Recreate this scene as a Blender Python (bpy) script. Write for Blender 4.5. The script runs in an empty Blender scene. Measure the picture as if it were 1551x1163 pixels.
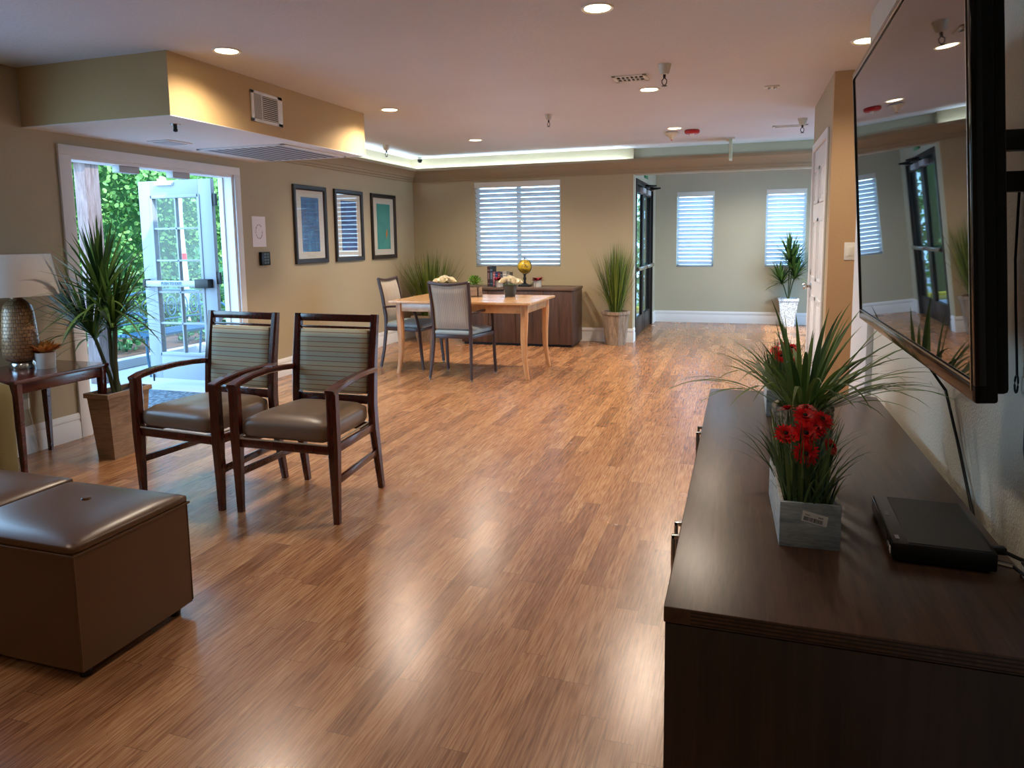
import bpy, bmesh, math, random
from mathutils import Vector, Matrix
R = math.radians
PI = math.pi
random.seed(7)
scene = bpy.context.scene
col = scene.collection

# ------------------------------------------------------------------ materials
def lin(c):
    return tuple(((x / 255.0) / 12.92 if x / 255.0 <= 0.04045 else ((x / 255.0 + 0.055) / 1.055) ** 2.4) for x in c) + (1.0,)

class NT:
    def __init__(s, name):
        s.m = bpy.data.materials.new(name); s.m.use_nodes = True
        s.t = s.m.node_tree; s.t.nodes.clear()
        s.out = s.t.nodes.new('ShaderNodeOutputMaterial')
    def n(s, typ, **kw):
        x = s.t.nodes.new(typ)
        for k, v in kw.items():
            setattr(x, k, v)
        return x
    def link(s, a, b):
        s.t.links.new(a, b)
    def val(s, node, key, v):
        node.inputs[key].default_value = v
    def math(s, op, a, b=None, c=None):
        x = s.n('ShaderNodeMath', operation=op)
        for i, q in enumerate((a, b, c)):
            if q is None: continue
            if isinstance(q, (int, float)): x.inputs[i].default_value = q
            else: s.link(q, x.inputs[i])
        return x.outputs[0]
    def mix(s, fac, a, b, blend='MIX'):
        x = s.n('ShaderNodeMix', data_type='RGBA', blend_type=blend)
        for i, q in ((0, fac), (6, a), (7, b)):
            if isinstance(q, (int, float)): x.inputs[i].default_value = q
            elif isinstance(q, tuple): x.inputs[i].default_value = q
            else: s.link(q, x.inputs[i])
        return x.outputs[2]
    def ramp(s, fac, stops):
        x = s.n('ShaderNodeValToRGB')
        els = x.color_ramp.elements
        while len(els) < len(stops): els.new(0.5)
        for e, (p, c) in zip(els, stops):
            e.position = p; e.color = c if isinstance(c, tuple) else (c, c, c, 1)
        s.link(fac, x.inputs[0])
        return x.outputs[0]
    def coords(s, scale=(1, 1, 1), kind='Object', rot=(0, 0, 0)):
        tc = s.n('ShaderNodeTexCoord'); mp = s.n('ShaderNodeMapping')
        mp.inputs['Scale'].default_value = scale; mp.inputs['Rotation'].default_value = rot
        s.link(tc.outputs[kind], mp.inputs[0])
        return mp.outputs[0]
    def noise(s, vec, scale, detail=4, rough=0.5, dist=0.0):
        x = s.n('ShaderNodeTexNoise')
        x.inputs['Scale'].default_value = scale; x.inputs['Detail'].default_value = detail
        x.inputs['Roughness'].default_value = rough; x.inputs['Distortion'].default_value = dist
        s.link(vec, x.inputs['Vector'])
        return x.outputs['Fac']
    def bsdf(s, color, rough=0.5, metal=0.0, spec=0.5, bump=None, bstr=0.1, bdist=0.01, coat=0.0):
        b = s.n('ShaderNodeBsdfPrincipled')
        if isinstance(color, tuple): b.inputs['Base Color'].default_value = color
        else: s.link(color, b.inputs['Base Color'])
        if isinstance(rough, (int, float)): b.inputs['Roughness'].default_value = rough
        else: s.link(rough, b.inputs['Roughness'])
        b.inputs['Metallic'].default_value = metal
        b.inputs['Specular IOR Level'].default_value = spec
        b.inputs['Coat Weight'].default_value = coat
        b.inputs['Coat Roughness'].default_value = 0.15
        if bump is not None:
            bp = s.n('ShaderNodeBump'); bp.inputs['Strength'].default_value = bstr; bp.inputs['Distance'].default_value = bdist
            s.link(bump, bp.inputs['Height']); s.link(bp.outputs[0], b.inputs['Normal'])
        s.link(b.outputs[0], s.out.inputs[0])
        return b

def plain(name, c, rough=0.5, metal=0.0, spec=0.5, noise=0.0, nscale=20, bstr=0.0, coat=0.0):
    t = NT(name); v = t.coords()
    nf = t.noise(v, nscale, 3)
    cc = lin(c)
    k = 1 - noise
    colr = t.mix(nf, (cc[0] * k, cc[1] * k, cc[2] * k, 1), (min(1, cc[0] * (1 + noise)), min(1, cc[1] * (1 + noise)), min(1, cc[2] * (1 + noise)), 1))
    t.bsdf(colr, rough, metal, spec, bump=nf if bstr else None, bstr=bstr, coat=coat)
    return t.m

def wall_mat(name, c, bstr=0.25, scale=60):
    t = NT(name); v = t.coords()
    big = t.noise(v, 1.3, 2)
    fine = t.noise(v, scale, 5, 0.6)
    cc = lin(c)
    colr = t.mix(big, tuple(x * 0.93 for x in cc[:3]) + (1,), tuple(min(1, x * 1.05) for x in cc[:3]) + (1,))
    t.bsdf(colr, 0.62, 0, 0.35, bump=fine, bstr=bstr, bdist=0.006)
    return t.m

def wood(name, dark, light, stretch=(1, 1, 1), scale=9, rough=0.4, coat=0.0, mid=0.5, bstr=0.05, dist=1.2, spec=0.5):
    """streaky grain; stretch < 1 along an axis lengthens the grain along it"""
    t = NT(name); v = t.coords(stretch)
    a = t.noise(v, scale, 6, 0.62, dist)
    b = t.noise(v, scale * 5.5, 4, 0.6, 0.4)
    f = t.math('ADD', t.math('MULTIPLY', a, 0.68), t.math('MULTIPLY', b, 0.32))
    colr = t.ramp(f, [(0.34, lin(dark)), (mid, tuple((p + q) / 2 for p, q in zip(lin(dark), lin(light)))), (0.66, lin(light))])
    t.bsdf(colr, rough, 0, spec, bump=f, bstr=bstr, bdist=0.002, coat=coat)
    return t.m

def emis(name, c, strength):
    t = NT(name); e = t.n('ShaderNodeEmission')
    e.inputs[0].default_value = lin(c); e.inputs[1].default_value = strength
    t.link(e.outputs[0], t.out.inputs[0])
    return t.m

def glass_mat(name, tint=(255, 255, 255), refl=0.08, rough=0.02, ior=1.45):
    t = NT(name)
    tr = t.n('ShaderNodeBsdfTransparent'); tr.inputs[0].default_value = lin(tint)
    gl = t.n('ShaderNodeBsdfGlossy'); gl.inputs['Roughness'].default_value = rough
    fr = t.n('ShaderNodeFresnel'); fr.inputs[0].default_value = ior
    fac = t.math('ADD', t.math('MULTIPLY', fr.outputs[0], 0.9), refl)
    gm = t.n('ShaderNodeNewGeometry'); fac = t.math('MULTIPLY', fac, t.math('SUBTRACT', 1.0, gm.outputs['Backfacing']))
    mx = t.n('ShaderNodeMixShader')
    t.link(fac, mx.inputs[0]); t.link(tr.outputs[0], mx.inputs[1]); t.link(gl.outputs[0], mx.inputs[2])
    t.link(mx.outputs[0], t.out.inputs[0])
    return t.m

def leaf_mat(name, dark, light, rough=0.45, trans=0.3):
    t = NT(name)
    at = t.n('ShaderNodeAttribute', attribute_name='tint')
    colr = t.mix(at.outputs['Fac'], lin(dark), lin(light))
    b = t.n('ShaderNodeBsdfPrincipled'); t.link(colr, b.inputs['Base Color']); b.inputs['Roughness'].default_value = rough
    b.inputs['Specular IOR Level'].default_value = 0.35
    tl = t.n('ShaderNodeBsdfTranslucent'); t.link(colr, tl.inputs[0])
    mx = t.n('ShaderNodeMixShader'); mx.inputs[0].default_value = trans
    t.link(b.outputs[0], mx.inputs[1]); t.link(tl.outputs[0], mx.inputs[2]); t.link(mx.outputs[0], t.out.inputs[0])
    return t.m

def floor_mat():
    t = NT('oak_laminate_floor')
    tc = t.n('ShaderNodeTexCoord'); sp = t.n('ShaderNodeSeparateXYZ'); t.link(tc.outputs['Object'], sp.inputs[0])
    x, y = sp.outputs[0], sp.outputs[1]
    W = 0.083
    u = t.math('DIVIDE', x, W)
    row = t.math('FLOOR', u)
    fx = t.math('FRACT', u)
    wn = t.n('ShaderNodeTexWhiteNoise', noise_dimensions='1D'); t.link(row, wn.inputs['W'])
    off = t.math('MULTIPLY', wn.outputs['Value'], 7.31)
    vv = t.math('ADD', t.math('DIVIDE', y, 0.62), off)
    seg = t.math('FLOOR', vv); fy = t.math('FRACT', vv)
    cb = t.n('ShaderNodeCombineXYZ'); t.link(row, cb.inputs[0]); t.link(seg, cb.inputs[1])
    w2 = t.n('ShaderNodeTexWhiteNoise', noise_dimensions='3D'); t.link(cb.outputs[0], w2.inputs['Vector'])
    rnd = w2.outputs['Value']
    # grain, shifted for every strip
    g = t.n('ShaderNodeCombineXYZ')
    t.link(t.math('ADD', x, t.math('MULTIPLY', rnd, 13.7)), g.inputs[0])
    t.link(t.math('ADD', t.math('MULTIPLY', y, 0.042), t.math('MULTIPLY', rnd, 5.1)), g.inputs[1])
    g1 = t.noise(g.outputs[0], 20, 2, 0.5, 1.0)
    rings = t.math('FRACT', t.math('MULTIPLY', g1, 11.0))
    rings = t.math('MULTIPLY', t.math('ABSOLUTE', t.math('SUBTRACT', rings, 0.5)), 2.0)
    g2 = t.noise(g.outputs[0], 150, 3, 0.6, 0.2)
    g3 = t.noise(g.outputs[0], 7, 2, 0.5, 0.0)
    base = t.ramp(g2, [(0.36, lin((144, 98, 64))), (0.50, lin((178, 132, 94))), (0.64, lin((198, 156, 118)))])
    line = t.ramp(rings, [(0.0, 1.0), (0.22, 0.25), (0.42, 0.0)])
    amt = t.math('MULTIPLY', line, t.ramp(g3, [(0.42, 0.10), (0.62, 0.62)]))
    grain = t.mix(amt, base, lin((104, 66, 42)))
    tone = t.ramp(rnd, [(0.0, lin((206, 190, 182))), (0.3, lin((228, 214, 204))), (0.7, lin((244, 236, 226))), (1.0, lin((255, 250, 242)))])
    colr = t.mix(1.0, grain, tone, 'MULTIPLY')
    # seams
    ex = t.math('MINIMUM', fx, t.math('SUBTRACT', 1.0, fx))
    ey = t.math('MULTIPLY', t.math('MINIMUM', fy, t.math('SUBTRACT', 1.0, fy)), 7.0)
    seam = t.math('LESS_THAN', t.math('MINIMUM', ex, ey), 0.012)
    colr = t.mix(t.math('MULTIPLY', seam, 0.55), colr, lin((70, 42, 26)))
    rv = t.coords((1, 1, 1)); rn = t.noise(rv, 2.5, 3)
    rough = t.math('ADD', t.math('MULTIPLY', rn, 0.08), 0.22)
    b = t.bsdf(colr, rough, 0, 1.0, bump=g2, bstr=0.02, bdist=0.001)
    return t.m

M = {}
M['wall'] = wall_mat('wall_beige_paint', (176, 163, 134))
M['wall_left'] = wall_mat('wall_beige_paint_left', (174, 160, 132))
M['wall_entry'] = wall_mat('wall_sage_paint', (184, 178, 156))
M['wall_tan'] = wall_mat('wall_tan_paint', (186, 155, 118))
M['wall_tv'] = wall_mat('wall_cream_knockdown', (212, 208, 194), 0.8, 110)
M['ceiling'] = wall_mat('ceiling_orange_peel', (216, 220, 228), 0.55, 45)
M['soffit'] = wall_mat('soffit_gold_beige', (186, 158, 112))
M['white_paint'] = wall_mat('white_trim_paint', (226, 226, 226), 0.05)
M['leaf_paint_dimmed'] = wall_mat('white_door_paint_dimmed', (150, 156, 164), 0.05)  # white leaf paint darkened and blued so daylight does not wash it out
M['crown'] = wall_mat('crown_beige_paint', (160, 143, 116), 0.03)
M['floor'] = floor_mat()
M['black_metal'] = plain('black_painted_metal', (14, 15, 17), 0.4, 0.0, noise=0.15)
M['bronze'] = plain('dark_bronze_aluminium', (28, 29, 32), 0.38, 0.3, noise=0.1)
M['chrome'] = plain('brushed_chrome', (190, 190, 188), 0.22, 1.0, noise=0.05)
M['white_plastic'] = plain('white_plastic', (225, 224, 218), 0.4, noise=0.02)
M['cream_plastic'] = plain('cream_plastic', (205, 200, 185), 0.45, noise=0.02)
M['black_plastic'] = plain('black_plastic', (9, 9, 11), 0.38, noise=0.1, spec=.35)
M['red_plastic'] = plain('red_plastic', (175, 22, 28), 0.35, noise=0.05)
M['dark_slot'] = plain('vent_shadow', (22, 20, 20), 0.8)
M['grey_grille'] = plain('grey_louver_paint', (176, 180, 186), 0.5, noise=0.03)
M['glass'] = glass_mat('clear_glass', refl=0.02)
M['pic_glass'] = glass_mat('picture_glass', refl=0.10, rough=0.03)
M['dark_glass'] = glass_mat('tinted_glass', (215, 228, 235), refl=0.05)
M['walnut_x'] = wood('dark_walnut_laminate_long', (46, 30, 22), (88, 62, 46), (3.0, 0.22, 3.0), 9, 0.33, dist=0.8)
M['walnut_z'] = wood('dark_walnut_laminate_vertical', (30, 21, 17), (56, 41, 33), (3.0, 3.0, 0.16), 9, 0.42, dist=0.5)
M['buffet_top'] = wood('buffet_walnut_top', (62, 46, 40), (110, 88, 76), (0.2, 2.5, 2.5), 8, 0.4)
M['buffet'] = wood('buffet_walnut_vertical', (48, 34, 30), (96, 70, 58), (2.6, 2.6, 0.14), 8, 0.42, dist=0.5)
M['mahogany'] = wood('dark_mahogany_lacquer', (46, 14, 9), (86, 32, 21), (1.6, 1.6, 0.25), 12, 0.22, coat=0.5, bstr=0.02)
M['cherry'] = wood('cherry_table_lacquer', (52, 16, 12), (92, 34, 25), (1.2, 0.3, 1.2), 10, 0.2, coat=0.5, bstr=0.02)
M['espresso'] = plain('espresso_metal_frame', (62, 44, 42), 0.35, 0.0, noise=0.1)
M['oak'] = wood('honey_oak_table', (176, 128, 84), (222, 178, 130), (0.3, 2.0, 0.3), 9, 0.22, coat=0.3, bstr=0.02)
M['oak_leg'] = wood('honey_oak_leg', (170, 118, 76), (212, 162, 114), (2.0, 2.0, 0.2), 9, 0.3)
M['planter_wood'] = wood('weathered_planter_wood', (104, 88, 74), (168, 148, 126), (3, 3, 0.3), 9, 0.8)
M['planter_tan'] = wood('light_tan_planter_wood', (116, 92, 72), (170, 142, 114), (0.4, 0.4, 3), 7, 0.7)
M['box_grey'] = wood('grey_washed_box_wood', (116, 130, 140), (176, 186, 192), (0.35, 2.0, 2.6), 22, 0.8)
M['box_white'] = wood('white_washed_box_wood', (150, 152, 150), (208, 206, 200), (1, 1, 1.6), 22, 0.8)
M['soil'] = plain('dark_potting_soil', (38, 28, 20), 0.95, noise=0.5, nscale=90, bstr=0.6)
M['grass'] = leaf_mat('grass_blades', (36, 60, 22), (132, 150, 62))
M['grass_dark'] = leaf_mat('dark_grass_blades', (34, 68, 30), (124, 150, 76))
M['grass_grey'] = leaf_mat('grey_green_blades', (36, 66, 50), (112, 128, 70))
M['dracaena'] = leaf_mat('dracaena_leaves', (20, 50, 24), (116, 150, 70))
M['stem'] = plain('green_brown_stem', (72, 78, 50), 0.7, noise=0.25)
M['herb'] = leaf_mat('small_green_leaves', (44, 84, 26), (142, 182, 78))
M['ivy'] = leaf_mat('ivy_leaves', (34, 96, 30), (176, 222, 128), trans=0.4)
M['shrub'] = leaf_mat('shrub_leaves', (20, 60, 36), (110, 170, 110), trans=0.4)
M['red_petal'] = leaf_mat('red_petals', (160, 8, 14), (244, 34, 36), trans=0.25)
M['orange_petal'] = leaf_mat('orange_petals', (204, 116, 44), (252, 178, 96), trans=0.25)
M['white_petal'] = leaf_mat('cream_petals', (208, 196, 160), (246, 240, 222), trans=0.25)
M['dark_red_petal'] = leaf_mat('dark_red_petals', (96, 8, 16), (170, 20, 32), trans=0.2)
M['pink_petal'] = leaf_mat('pink_petals', (170, 50, 100), (230, 110, 150), trans=0.2)
M['flower_eye'] = plain('flower_eye', (30, 12, 10), 0.8)
M['mulch'] = plain('brown_mulch', (92, 68, 54), 0.95, noise=0.5, nscale=60, bstr=0.8)
M['concrete'] = plain('pale_concrete', (168, 168, 170), 0.8, noise=0.08, nscale=8)
M['terracotta_white'] = plain('white_ceramic', (218, 212, 202), 0.4, noise=0.03)
M['charcoal_vase'] = plain('charcoal_vase', (50, 58, 60), 0.35, noise=0.2, nscale=40)
M['sign_green'] = plain('green_sign_face', (40, 130, 80), 0.4)

def vinyl(name, c, rough=0.32):
    t = NT(name); v = t.coords()
    a = t.noise(v, 3, 3); f = t.noise(v, 320, 3, 0.6)
    cc = lin(c)
    colr = t.mix(a, tuple(q * .86 for q in cc[:3]) + (1,), tuple(min(1, q * 1.1) for q in cc[:3]) + (1,))
    t.bsdf(colr, rough, 0, 0.5, bump=f, bstr=0.08, bdist=0.001)
    return t.m
M['vinyl_brown'] = vinyl('olive_brown_vinyl', (118, 98, 80), 0.34)
M['ottoman'] = vinyl('tan_brown_leather', (88, 60, 38), 0.30)
M['vinyl_blue'] = vinyl('blue_grey_vinyl', (138, 150, 152), 0.4)
M['sofa'] = plain('olive_woven_fabric', (118, 106, 66), 0.9, noise=0.15, nscale=220, bstr=0.3)
M['piping'] = plain('light_piping', (168, 152, 128), 0.5)

def stripe_mat(name, axis, period, base1, base2, line, lw, fade=0.0):
    t = NT(name)
    tc = t.n('ShaderNodeTexCoord'); sp = t.n('ShaderNodeSeparateXYZ'); t.link(tc.outputs['Object'], sp.inputs[0])
    a = t.math('FRACT', t.math('DIVIDE', sp.outputs[axis], period))
    b = t.math('FRACT', t.math('DIVIDE', sp.outputs[axis], period * 4.3))
    colr = t.mix(t.math('ABSOLUTE', t.math('MULTIPLY', t.math('SUBTRACT', b, 0.5), 2.0)), lin(base1), lin(base2))
    colr = t.mix(t.math('LESS_THAN', a, lw), colr, lin(line))
    v = t.coords(); f = t.noise(v, 400, 2)
    t.bsdf(colr, 0.75, 0, 0.3, bump=f, bstr=0.15, bdist=0.001)
    return t.m
M['stripe'] = stripe_mat('striped_back_fabric', 2, 0.0262, (172, 178, 160), (192, 180, 146), (140, 78, 62), 0.13)
M['back_grey'] = stripe_mat('grey_beige_stripe_fabric', 0, 0.019, (164, 154, 142), (172, 160, 144), (146, 136, 126), 0.35)

# ------------------------------------------------------------------ mesh builder
def _clean(v): return Vector(v)
class MB:
    def __init__(s):
        s.v = []; s.f = []; s.t = []; s.mi = []; s.cur = 0
    def add(s, verts, faces, tint=1.0, Mx=None):
        o = len(s.v)
        for p in verts:
            p = Vector(p)
            if Mx is not None: p = Mx @ p
            s.v.append(p[:]); s.t.append(tint)
        for f in faces:
            s.f.append([i + o for i in f]); s.mi.append(s.cur)
        return s
    def _bm(s, bm, Mx=None, tint=1.0):
        bm.verts.index_update()
        s.add([v.co.copy() for v in bm.verts], [[v.index for v in f.verts] for f in bm.faces], tint, Mx)
        bm.free(); return s
    def box(s, c, size, bev=0.0, rot=None, seg=2, Mx=None):
        bm = bmesh.new(); bmesh.ops.create_cube(bm, size=1.0)
        bmesh.ops.scale(bm, vec=size, verts=bm.verts)
        if bev > 0:
            bmesh.ops.bevel(bm, geom=bm.edges[:], offset=bev, segments=seg, profile=0.5, affect='EDGES')
        T = Matrix.Translation(c)
        if rot is not None: T = T @ (rot if isinstance(rot, Matrix) else Matrix.Rotation(rot, 4, 'Z'))
        if Mx is not None: T = Mx @ T
        return s._bm(bm, T)
    def bb(s, x0, x1, y0, y1, z0, z1, bev=0.0, seg=2):
        return s.box(((x0 + x1) / 2, (y0 + y1) / 2, (z0 + z1) / 2), (x1 - x0, y1 - y0, z1 - z0), bev, seg=seg)
    def bar(s, p0, p1, w0, w1=None, d0=None, d1=None, up=(0, 1, 0), bev=0.0):
        """rectangular bar from p0 to p1, width w (side), depth d (up dir) at each end"""
        p0, p1 = Vector(p0), Vector(p1); w1 = w0 if w1 is None else w1
        d0 = w0 if d0 is None else d0; d1 = w1 if d1 is None else d1
        z = (p1 - p0).normalized(); u = Vector(up); u = (u - z * u.dot(z)).normalized(); x = u.cross(z)
        vs = []
        for p, w, d in ((p0, w0, d0), (p1, w1, d1)):
            for a, b in ((-1, -1), (1, -1), (1, 1), (-1, 1)):
                vs.append(p + x * (a * w / 2) + u * (b * d / 2))
        fs = [(3, 2, 1, 0), (4, 5, 6, 7), (0, 1, 5, 4), (1, 2, 6, 5), (2, 3, 7, 6), (3, 0, 4, 7)]
        if bev > 0:
            bm = bmesh.new(); bv = [bm.verts.new(v) for v in vs]
            for f in fs: bm.faces.new([bv[i] for i in f])
            bmesh.ops.bevel(bm, geom=bm.edges[:], offset=bev, segments=2, profile=0.5, affect='EDGES')
            return s._bm(bm)
        return s.add(vs, fs)
    def path_bar(s, pts, w, d, up=(1, 0, 0), ws=None, ds=None):
        """rectangular section swept along a path; 'up' is the side axis"""
        pts = [Vector(p) for p in pts]; n = len(pts); vs = []; fs = []
        for i, p in enumerate(pts):
            t = (pts[min(i + 1, n - 1)] - pts[max(i - 1, 0)]).normalized()
            a = Vector(up); a = (a - t * a.dot(t)).normalized(); b = t.cross(a)
            ww = ws[i] if ws else w; dd = ds[i] if ds else d
            bv = min(ww, dd) * 0.22
            ring = []
            for sx, sy in ((-1, -1), (1, -1), (1, 1), (-1, 1)):
                # chamfered corner: two verts
                ax, ay = sx * ww / 2, sy * dd / 2
                if sx * sy > 0: ring += [(ax - sx * 0, ay - sy * bv), (ax - sx * bv, ay)]
                else: ring += [(ax - sx * bv, ay), (ax, ay - sy * bv)]
            for (ax, ay) in ring: vs.append(p + a * ax + b * ay)
        k = 8
        for i in range(n - 1):
            for j in range(k):
                fs.append((i * k + j, i * k + (j + 1) % k, (i + 1) * k + (j + 1) % k, (i + 1) * k + j))
        fs.append(tuple(reversed(range(k)))); fs.append(tuple((n - 1) * k + j for j in range(k)))
        return s.add(vs, fs)
    def tube(s, pts, r, n=10, caps=True, tint=1.0):
        pts = [Vector(p) for p in pts]; m = len(pts); vs = []; fs = []
        ref = Vector((0, 0, 1))
        if abs((pts[-1] - pts[0]).normalized().dot(ref)) > 0.95: ref = Vector((1, 0, 0))
        for i, p in enumerate(pts):
            t = (pts[min(i + 1, m - 1)] - pts[max(i - 1, 0)]).normalized()
            a = t.cross(ref)
            if a.length < 1e-4: a = t.cross(Vector((0, 1, 0)))
            a.normalize(); b = t.cross(a)
            rr = r[i] if isinstance(r, (list, tuple)) else r
            for j in range(n):
                an = 2 * PI * j / n
                vs.append(p + (a * math.cos(an) + b * math.sin(an)) * rr)
        for i in range(m - 1):
            for j in range(n):
                fs.append((i * n + j, i * n + (j + 1) % n, (i + 1) * n + (j + 1) % n, (i + 1) * n + j))
        if caps:
            fs.append(tuple(reversed(range(n)))); fs.append(tuple((m - 1) * n + j for j in range(n)))
        return s.add(vs, fs, tint)
    def lathe(s, prof, n=28, c=(0, 0, 0), Mx=None, rot0=0.0, tint=1.0):
        vs = []; fs = []; m = len(prof)
        for (r, z) in prof:
            for j in range(n):
                an = 2 * PI * j / n + rot0
                vs.append((c[0] + r * math.cos(an), c[1] + r * math.sin(an), c[2] + z))
        for i in range(m - 1):
            for j in range(n):
                fs.append((i * n + j, i * n + (j + 1) % n, (i + 1) * n + (j + 1) % n, (i + 1) * n + j))
        if prof[0][0] > 1e-5: fs.append(tuple(reversed(range(n))))
        if prof[-1][0] > 1e-5: fs.append(tuple((m - 1) * n + j for j in range(n)))
        return s.add(vs, fs, tint, Mx)
    def extrude(s, prof, p0, p1, nrm, z=(0, 0, 1)):
        """profile points (d along nrm, h along z), swept from p0 to p1"""
        p0, p1, nrm, z = Vector(p0), Vector(p1), Vector(nrm), Vector(z); k = len(prof)
        vs = [p0 + nrm * d + z * h for d, h in prof] + [p1 + nrm * d + z * h for d, h in prof]
        fs = [(i, (i + 1) % k, k + (i + 1) % k, k + i) for i in range(k)]
        fs += [tuple(reversed(range(k))), tuple(range(k, 2 * k))]
        return s.add(vs, fs)
    def cushion(s, c, size, r=0.03, bulge=0.02, cuts=8, Mx=None, taper=None, bottom=0.0):
        bm = bmesh.new(); bmesh.ops.create_cube(bm, size=2.0)
        bmesh.ops.subdivide_edges(bm, edges=bm.edges[:], cuts=cuts, use_grid_fill=True)
        hx, hy, hz = size[0] / 2, size[1] / 2, size[2] / 2; r = min(r, hz * .98, hx * .98, hy * .98)
        for v in bm.verts:
            u = v.co.copy()
            p = Vector((u.x * hx, u.y * hy, u.z * hz))
            q = Vector((max(-hx + r, min(hx - r, p.x)), max(-hy + r, min(hy - r, p.y)), max(-hz + r, min(hz - r, p.z))))
            d = p - q
            if d.length > 1e-9: p = q + d.normalized() * r
            w = max(0, 1 - u.x ** 4) * max(0, 1 - u.y ** 4)
            if u.z > 0: p.z += bulge * w * u.z
            else: p.z += bottom * w * u.z
            if taper: p.x *= taper(p.y / hy)
            v.co = p
        T = Matrix.Translation(c)
        if Mx is not None: T = T @ Mx
        return s._bm(bm, T)
    def blade(s, p, d, length, width, droop=0.3, n=6, tint=0.5, side=None, base=0.7):
        p = Vector(p); d = Vector(d).normalized()
        sd = Vector((0, 0, 1)).cross(d)
        if sd.length < 1e-3: sd = Vector((1, 0, 0))
        sd.normalize()
        if side is not None: sd = Vector(side).normalized()
        vs = []; fs = []; cur = p.copy(); dd = d.copy()
        for i in range(n + 1):
            t = i / n
            w = width * (base + (1 - base) * min(1, t * 3)) * (1 - max(0, (t - 0.45) / 0.55) ** 1.6)
            w = max(w, width * 0.04)
            vs.append(cur - sd * w / 2); vs.append(cur + sd * w / 2)
            cur = cur + dd * (length / n)
            dd = (dd + Vector((0, 0, -droop / n * (0.4 + 1.6 * t)))).normalized()
        for i in range(n):
            fs.append((2 * i, 2 * i + 1, 2 * i + 3, 2 * i + 2))
        return s.add(vs, fs, tint)
    def build(s, name, mat, parent=None, sharp=35, smooth=True):
        me = bpy.data.meshes.new(name)
        me.from_pydata(s.v, [], s.f)
        mats = mat if isinstance(mat, (list, tuple)) else [mat]
        for m in mats: me.materials.append(m)
        if len(mats) > 1:
            me.polygons.foreach_set('material_index', s.mi)
        at = me.attributes.new('tint', 'FLOAT', 'POINT'); at.data.foreach_set('value', s.t)
        if smooth:
            me.polygons.foreach_set('use_smooth', [True] * len(me.polygons))
            try: me.set_sharp_from_angle(angle=R(sharp))
            except Exception: pass
        me.update()
        o = bpy.data.objects.new(name, me); col.objects.link(o)
        if parent is not None: o.parent = parent
        return o

def tag(o, label, cat, group=None):
    o['label'] = label; o['category'] = cat
    if group: o['group'] = group
    return o
def thing(name, label, cat, loc=(0, 0, 0), rz=0.0, group=None):
    o = bpy.data.objects.new(name, None); col.objects.link(o)
    o.location = loc; o.rotation_euler = (0, 0, rz); o.empty_display_size = 0.1
    return tag(o, label, cat, group)
def struct(o):
    o['kind'] = 'structure'; return o
def kids(o): return [c for c in bpy.data.objects if c.parent == o]
def dup(root, loc, rz=None, label=None, group=None):
    def cp(o, par):
        c = o.copy(); col.objects.link(c)
        if par is not None: c.parent = par
        for k in kids(o):
            cp(k, c)
        return c
    r = cp(root, None); r.location = loc
    if rz is not None: r.rotation_euler = (0, 0, rz)
    if label: r['label'] = label
    if group: r['group'] = group
    return r
def text_part(name, body, size, mat, parent, Mx, ext=0.0006, align='CENTER'):
    cu = bpy.data.curves.new(name, 'FONT'); cu.body = body; cu.size = size; cu.extrude = ext
    cu.align_x = align; cu.align_y = 'CENTER'
    tmp = bpy.data.objects.new(name + '_src', cu); col.objects.link(tmp)
    dg = bpy.context.evaluated_depsgraph_get(); dg.update()
    me = bpy.data.meshes.new_from_object(tmp.evaluated_get(dg))
    bpy.data.objects.remove(tmp)
    me.transform(Mx); me.materials.clear(); me.materials.append(mat); me.name = name
    o = bpy.data.objects.new(name, me); col.objects.link(o)
    if parent is not None: o.parent = parent
    return o

# ------------------------------------------------------------------ key dimensions (metres)
A = -4.44      # left wall
B = 9.186      # back wall
C = 11.62      # far wall of the entry
XD = -1.348    # side wall with the glass exit doors
ZC = 2.487     # ceiling
XP = 0.578; YP = 5.526   # closet block corner
XR = 0.60; YR = 4.20     # television wall and its far end
XE = 1.75      # east limit of corridor and entry
YB = -1.9      # wall behind the camera
T = 0.14

# ------------------------------------------------------------------ room shell
struct(MB().bb(A, XE, YB, C, -0.05, 0.0).build('floor', M['floor'], smooth=False))
struct(MB().bb(A - T, XE + T, YB - T, C + T, ZC, ZC + 0.08).build('ceiling', M['ceiling'], smooth=False))

def wall_with_holes(name, mat, axis, c0, c1, a0, a1, holes, z0=0.0, z1=ZC):
    """wall slab; axis 'x' = thickness between x=c0..c1, running along y; holes: (a_lo,a_hi,z_lo,z_hi)"""
    m = MB(); holes = sorted(holes)
    def put(lo, hi, zl, zh):
        if hi - lo < 1e-4 or zh - zl < 1e-4: return
        if axis == 'x': m.bb(c0, c1, lo, hi, zl, zh)
        else: m.bb(lo, hi, c0, c1, zl, zh)
    cur = a0
    for (lo, hi, zl, zh) in holes:
        put(cur, lo, z0, z1); put(lo, hi, z0, zl); put(lo, hi, zh, z1); cur = hi
    put(cur, a1, z0, z1)
    return struct(m.build(name, mat, smooth=False))
FD = (3.79, 5.46, 0.0, 1.975)      # french door opening in the left wall
W1 = (-3.512, -2.304, 0.989, 2.13)
W2 = (-1.014, -0.440, 0.885, 2.064)
W3 = (0.320, 0.8965, 0.885, 2.064)
XD_DOOR = (9.42, 11.24, 0.0, 2.13)
SW = (1.6, 3.0, 0.75, 2.1)      # unseen side window beside the sofa, added to bring in daylight
wall_with_holes('wall_left', M['wall_left'], 'x', A - T, A, YB, B + T, [SW, FD])
wall_with_holes('wall_back', M['wall'], 'y', B, B + T, A, XD, [W1])
wall_with_holes('wall_entry', M['wall_entry'], 'x', XD - 0.12, XD, B + T, C + T, [XD_DOOR])
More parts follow.
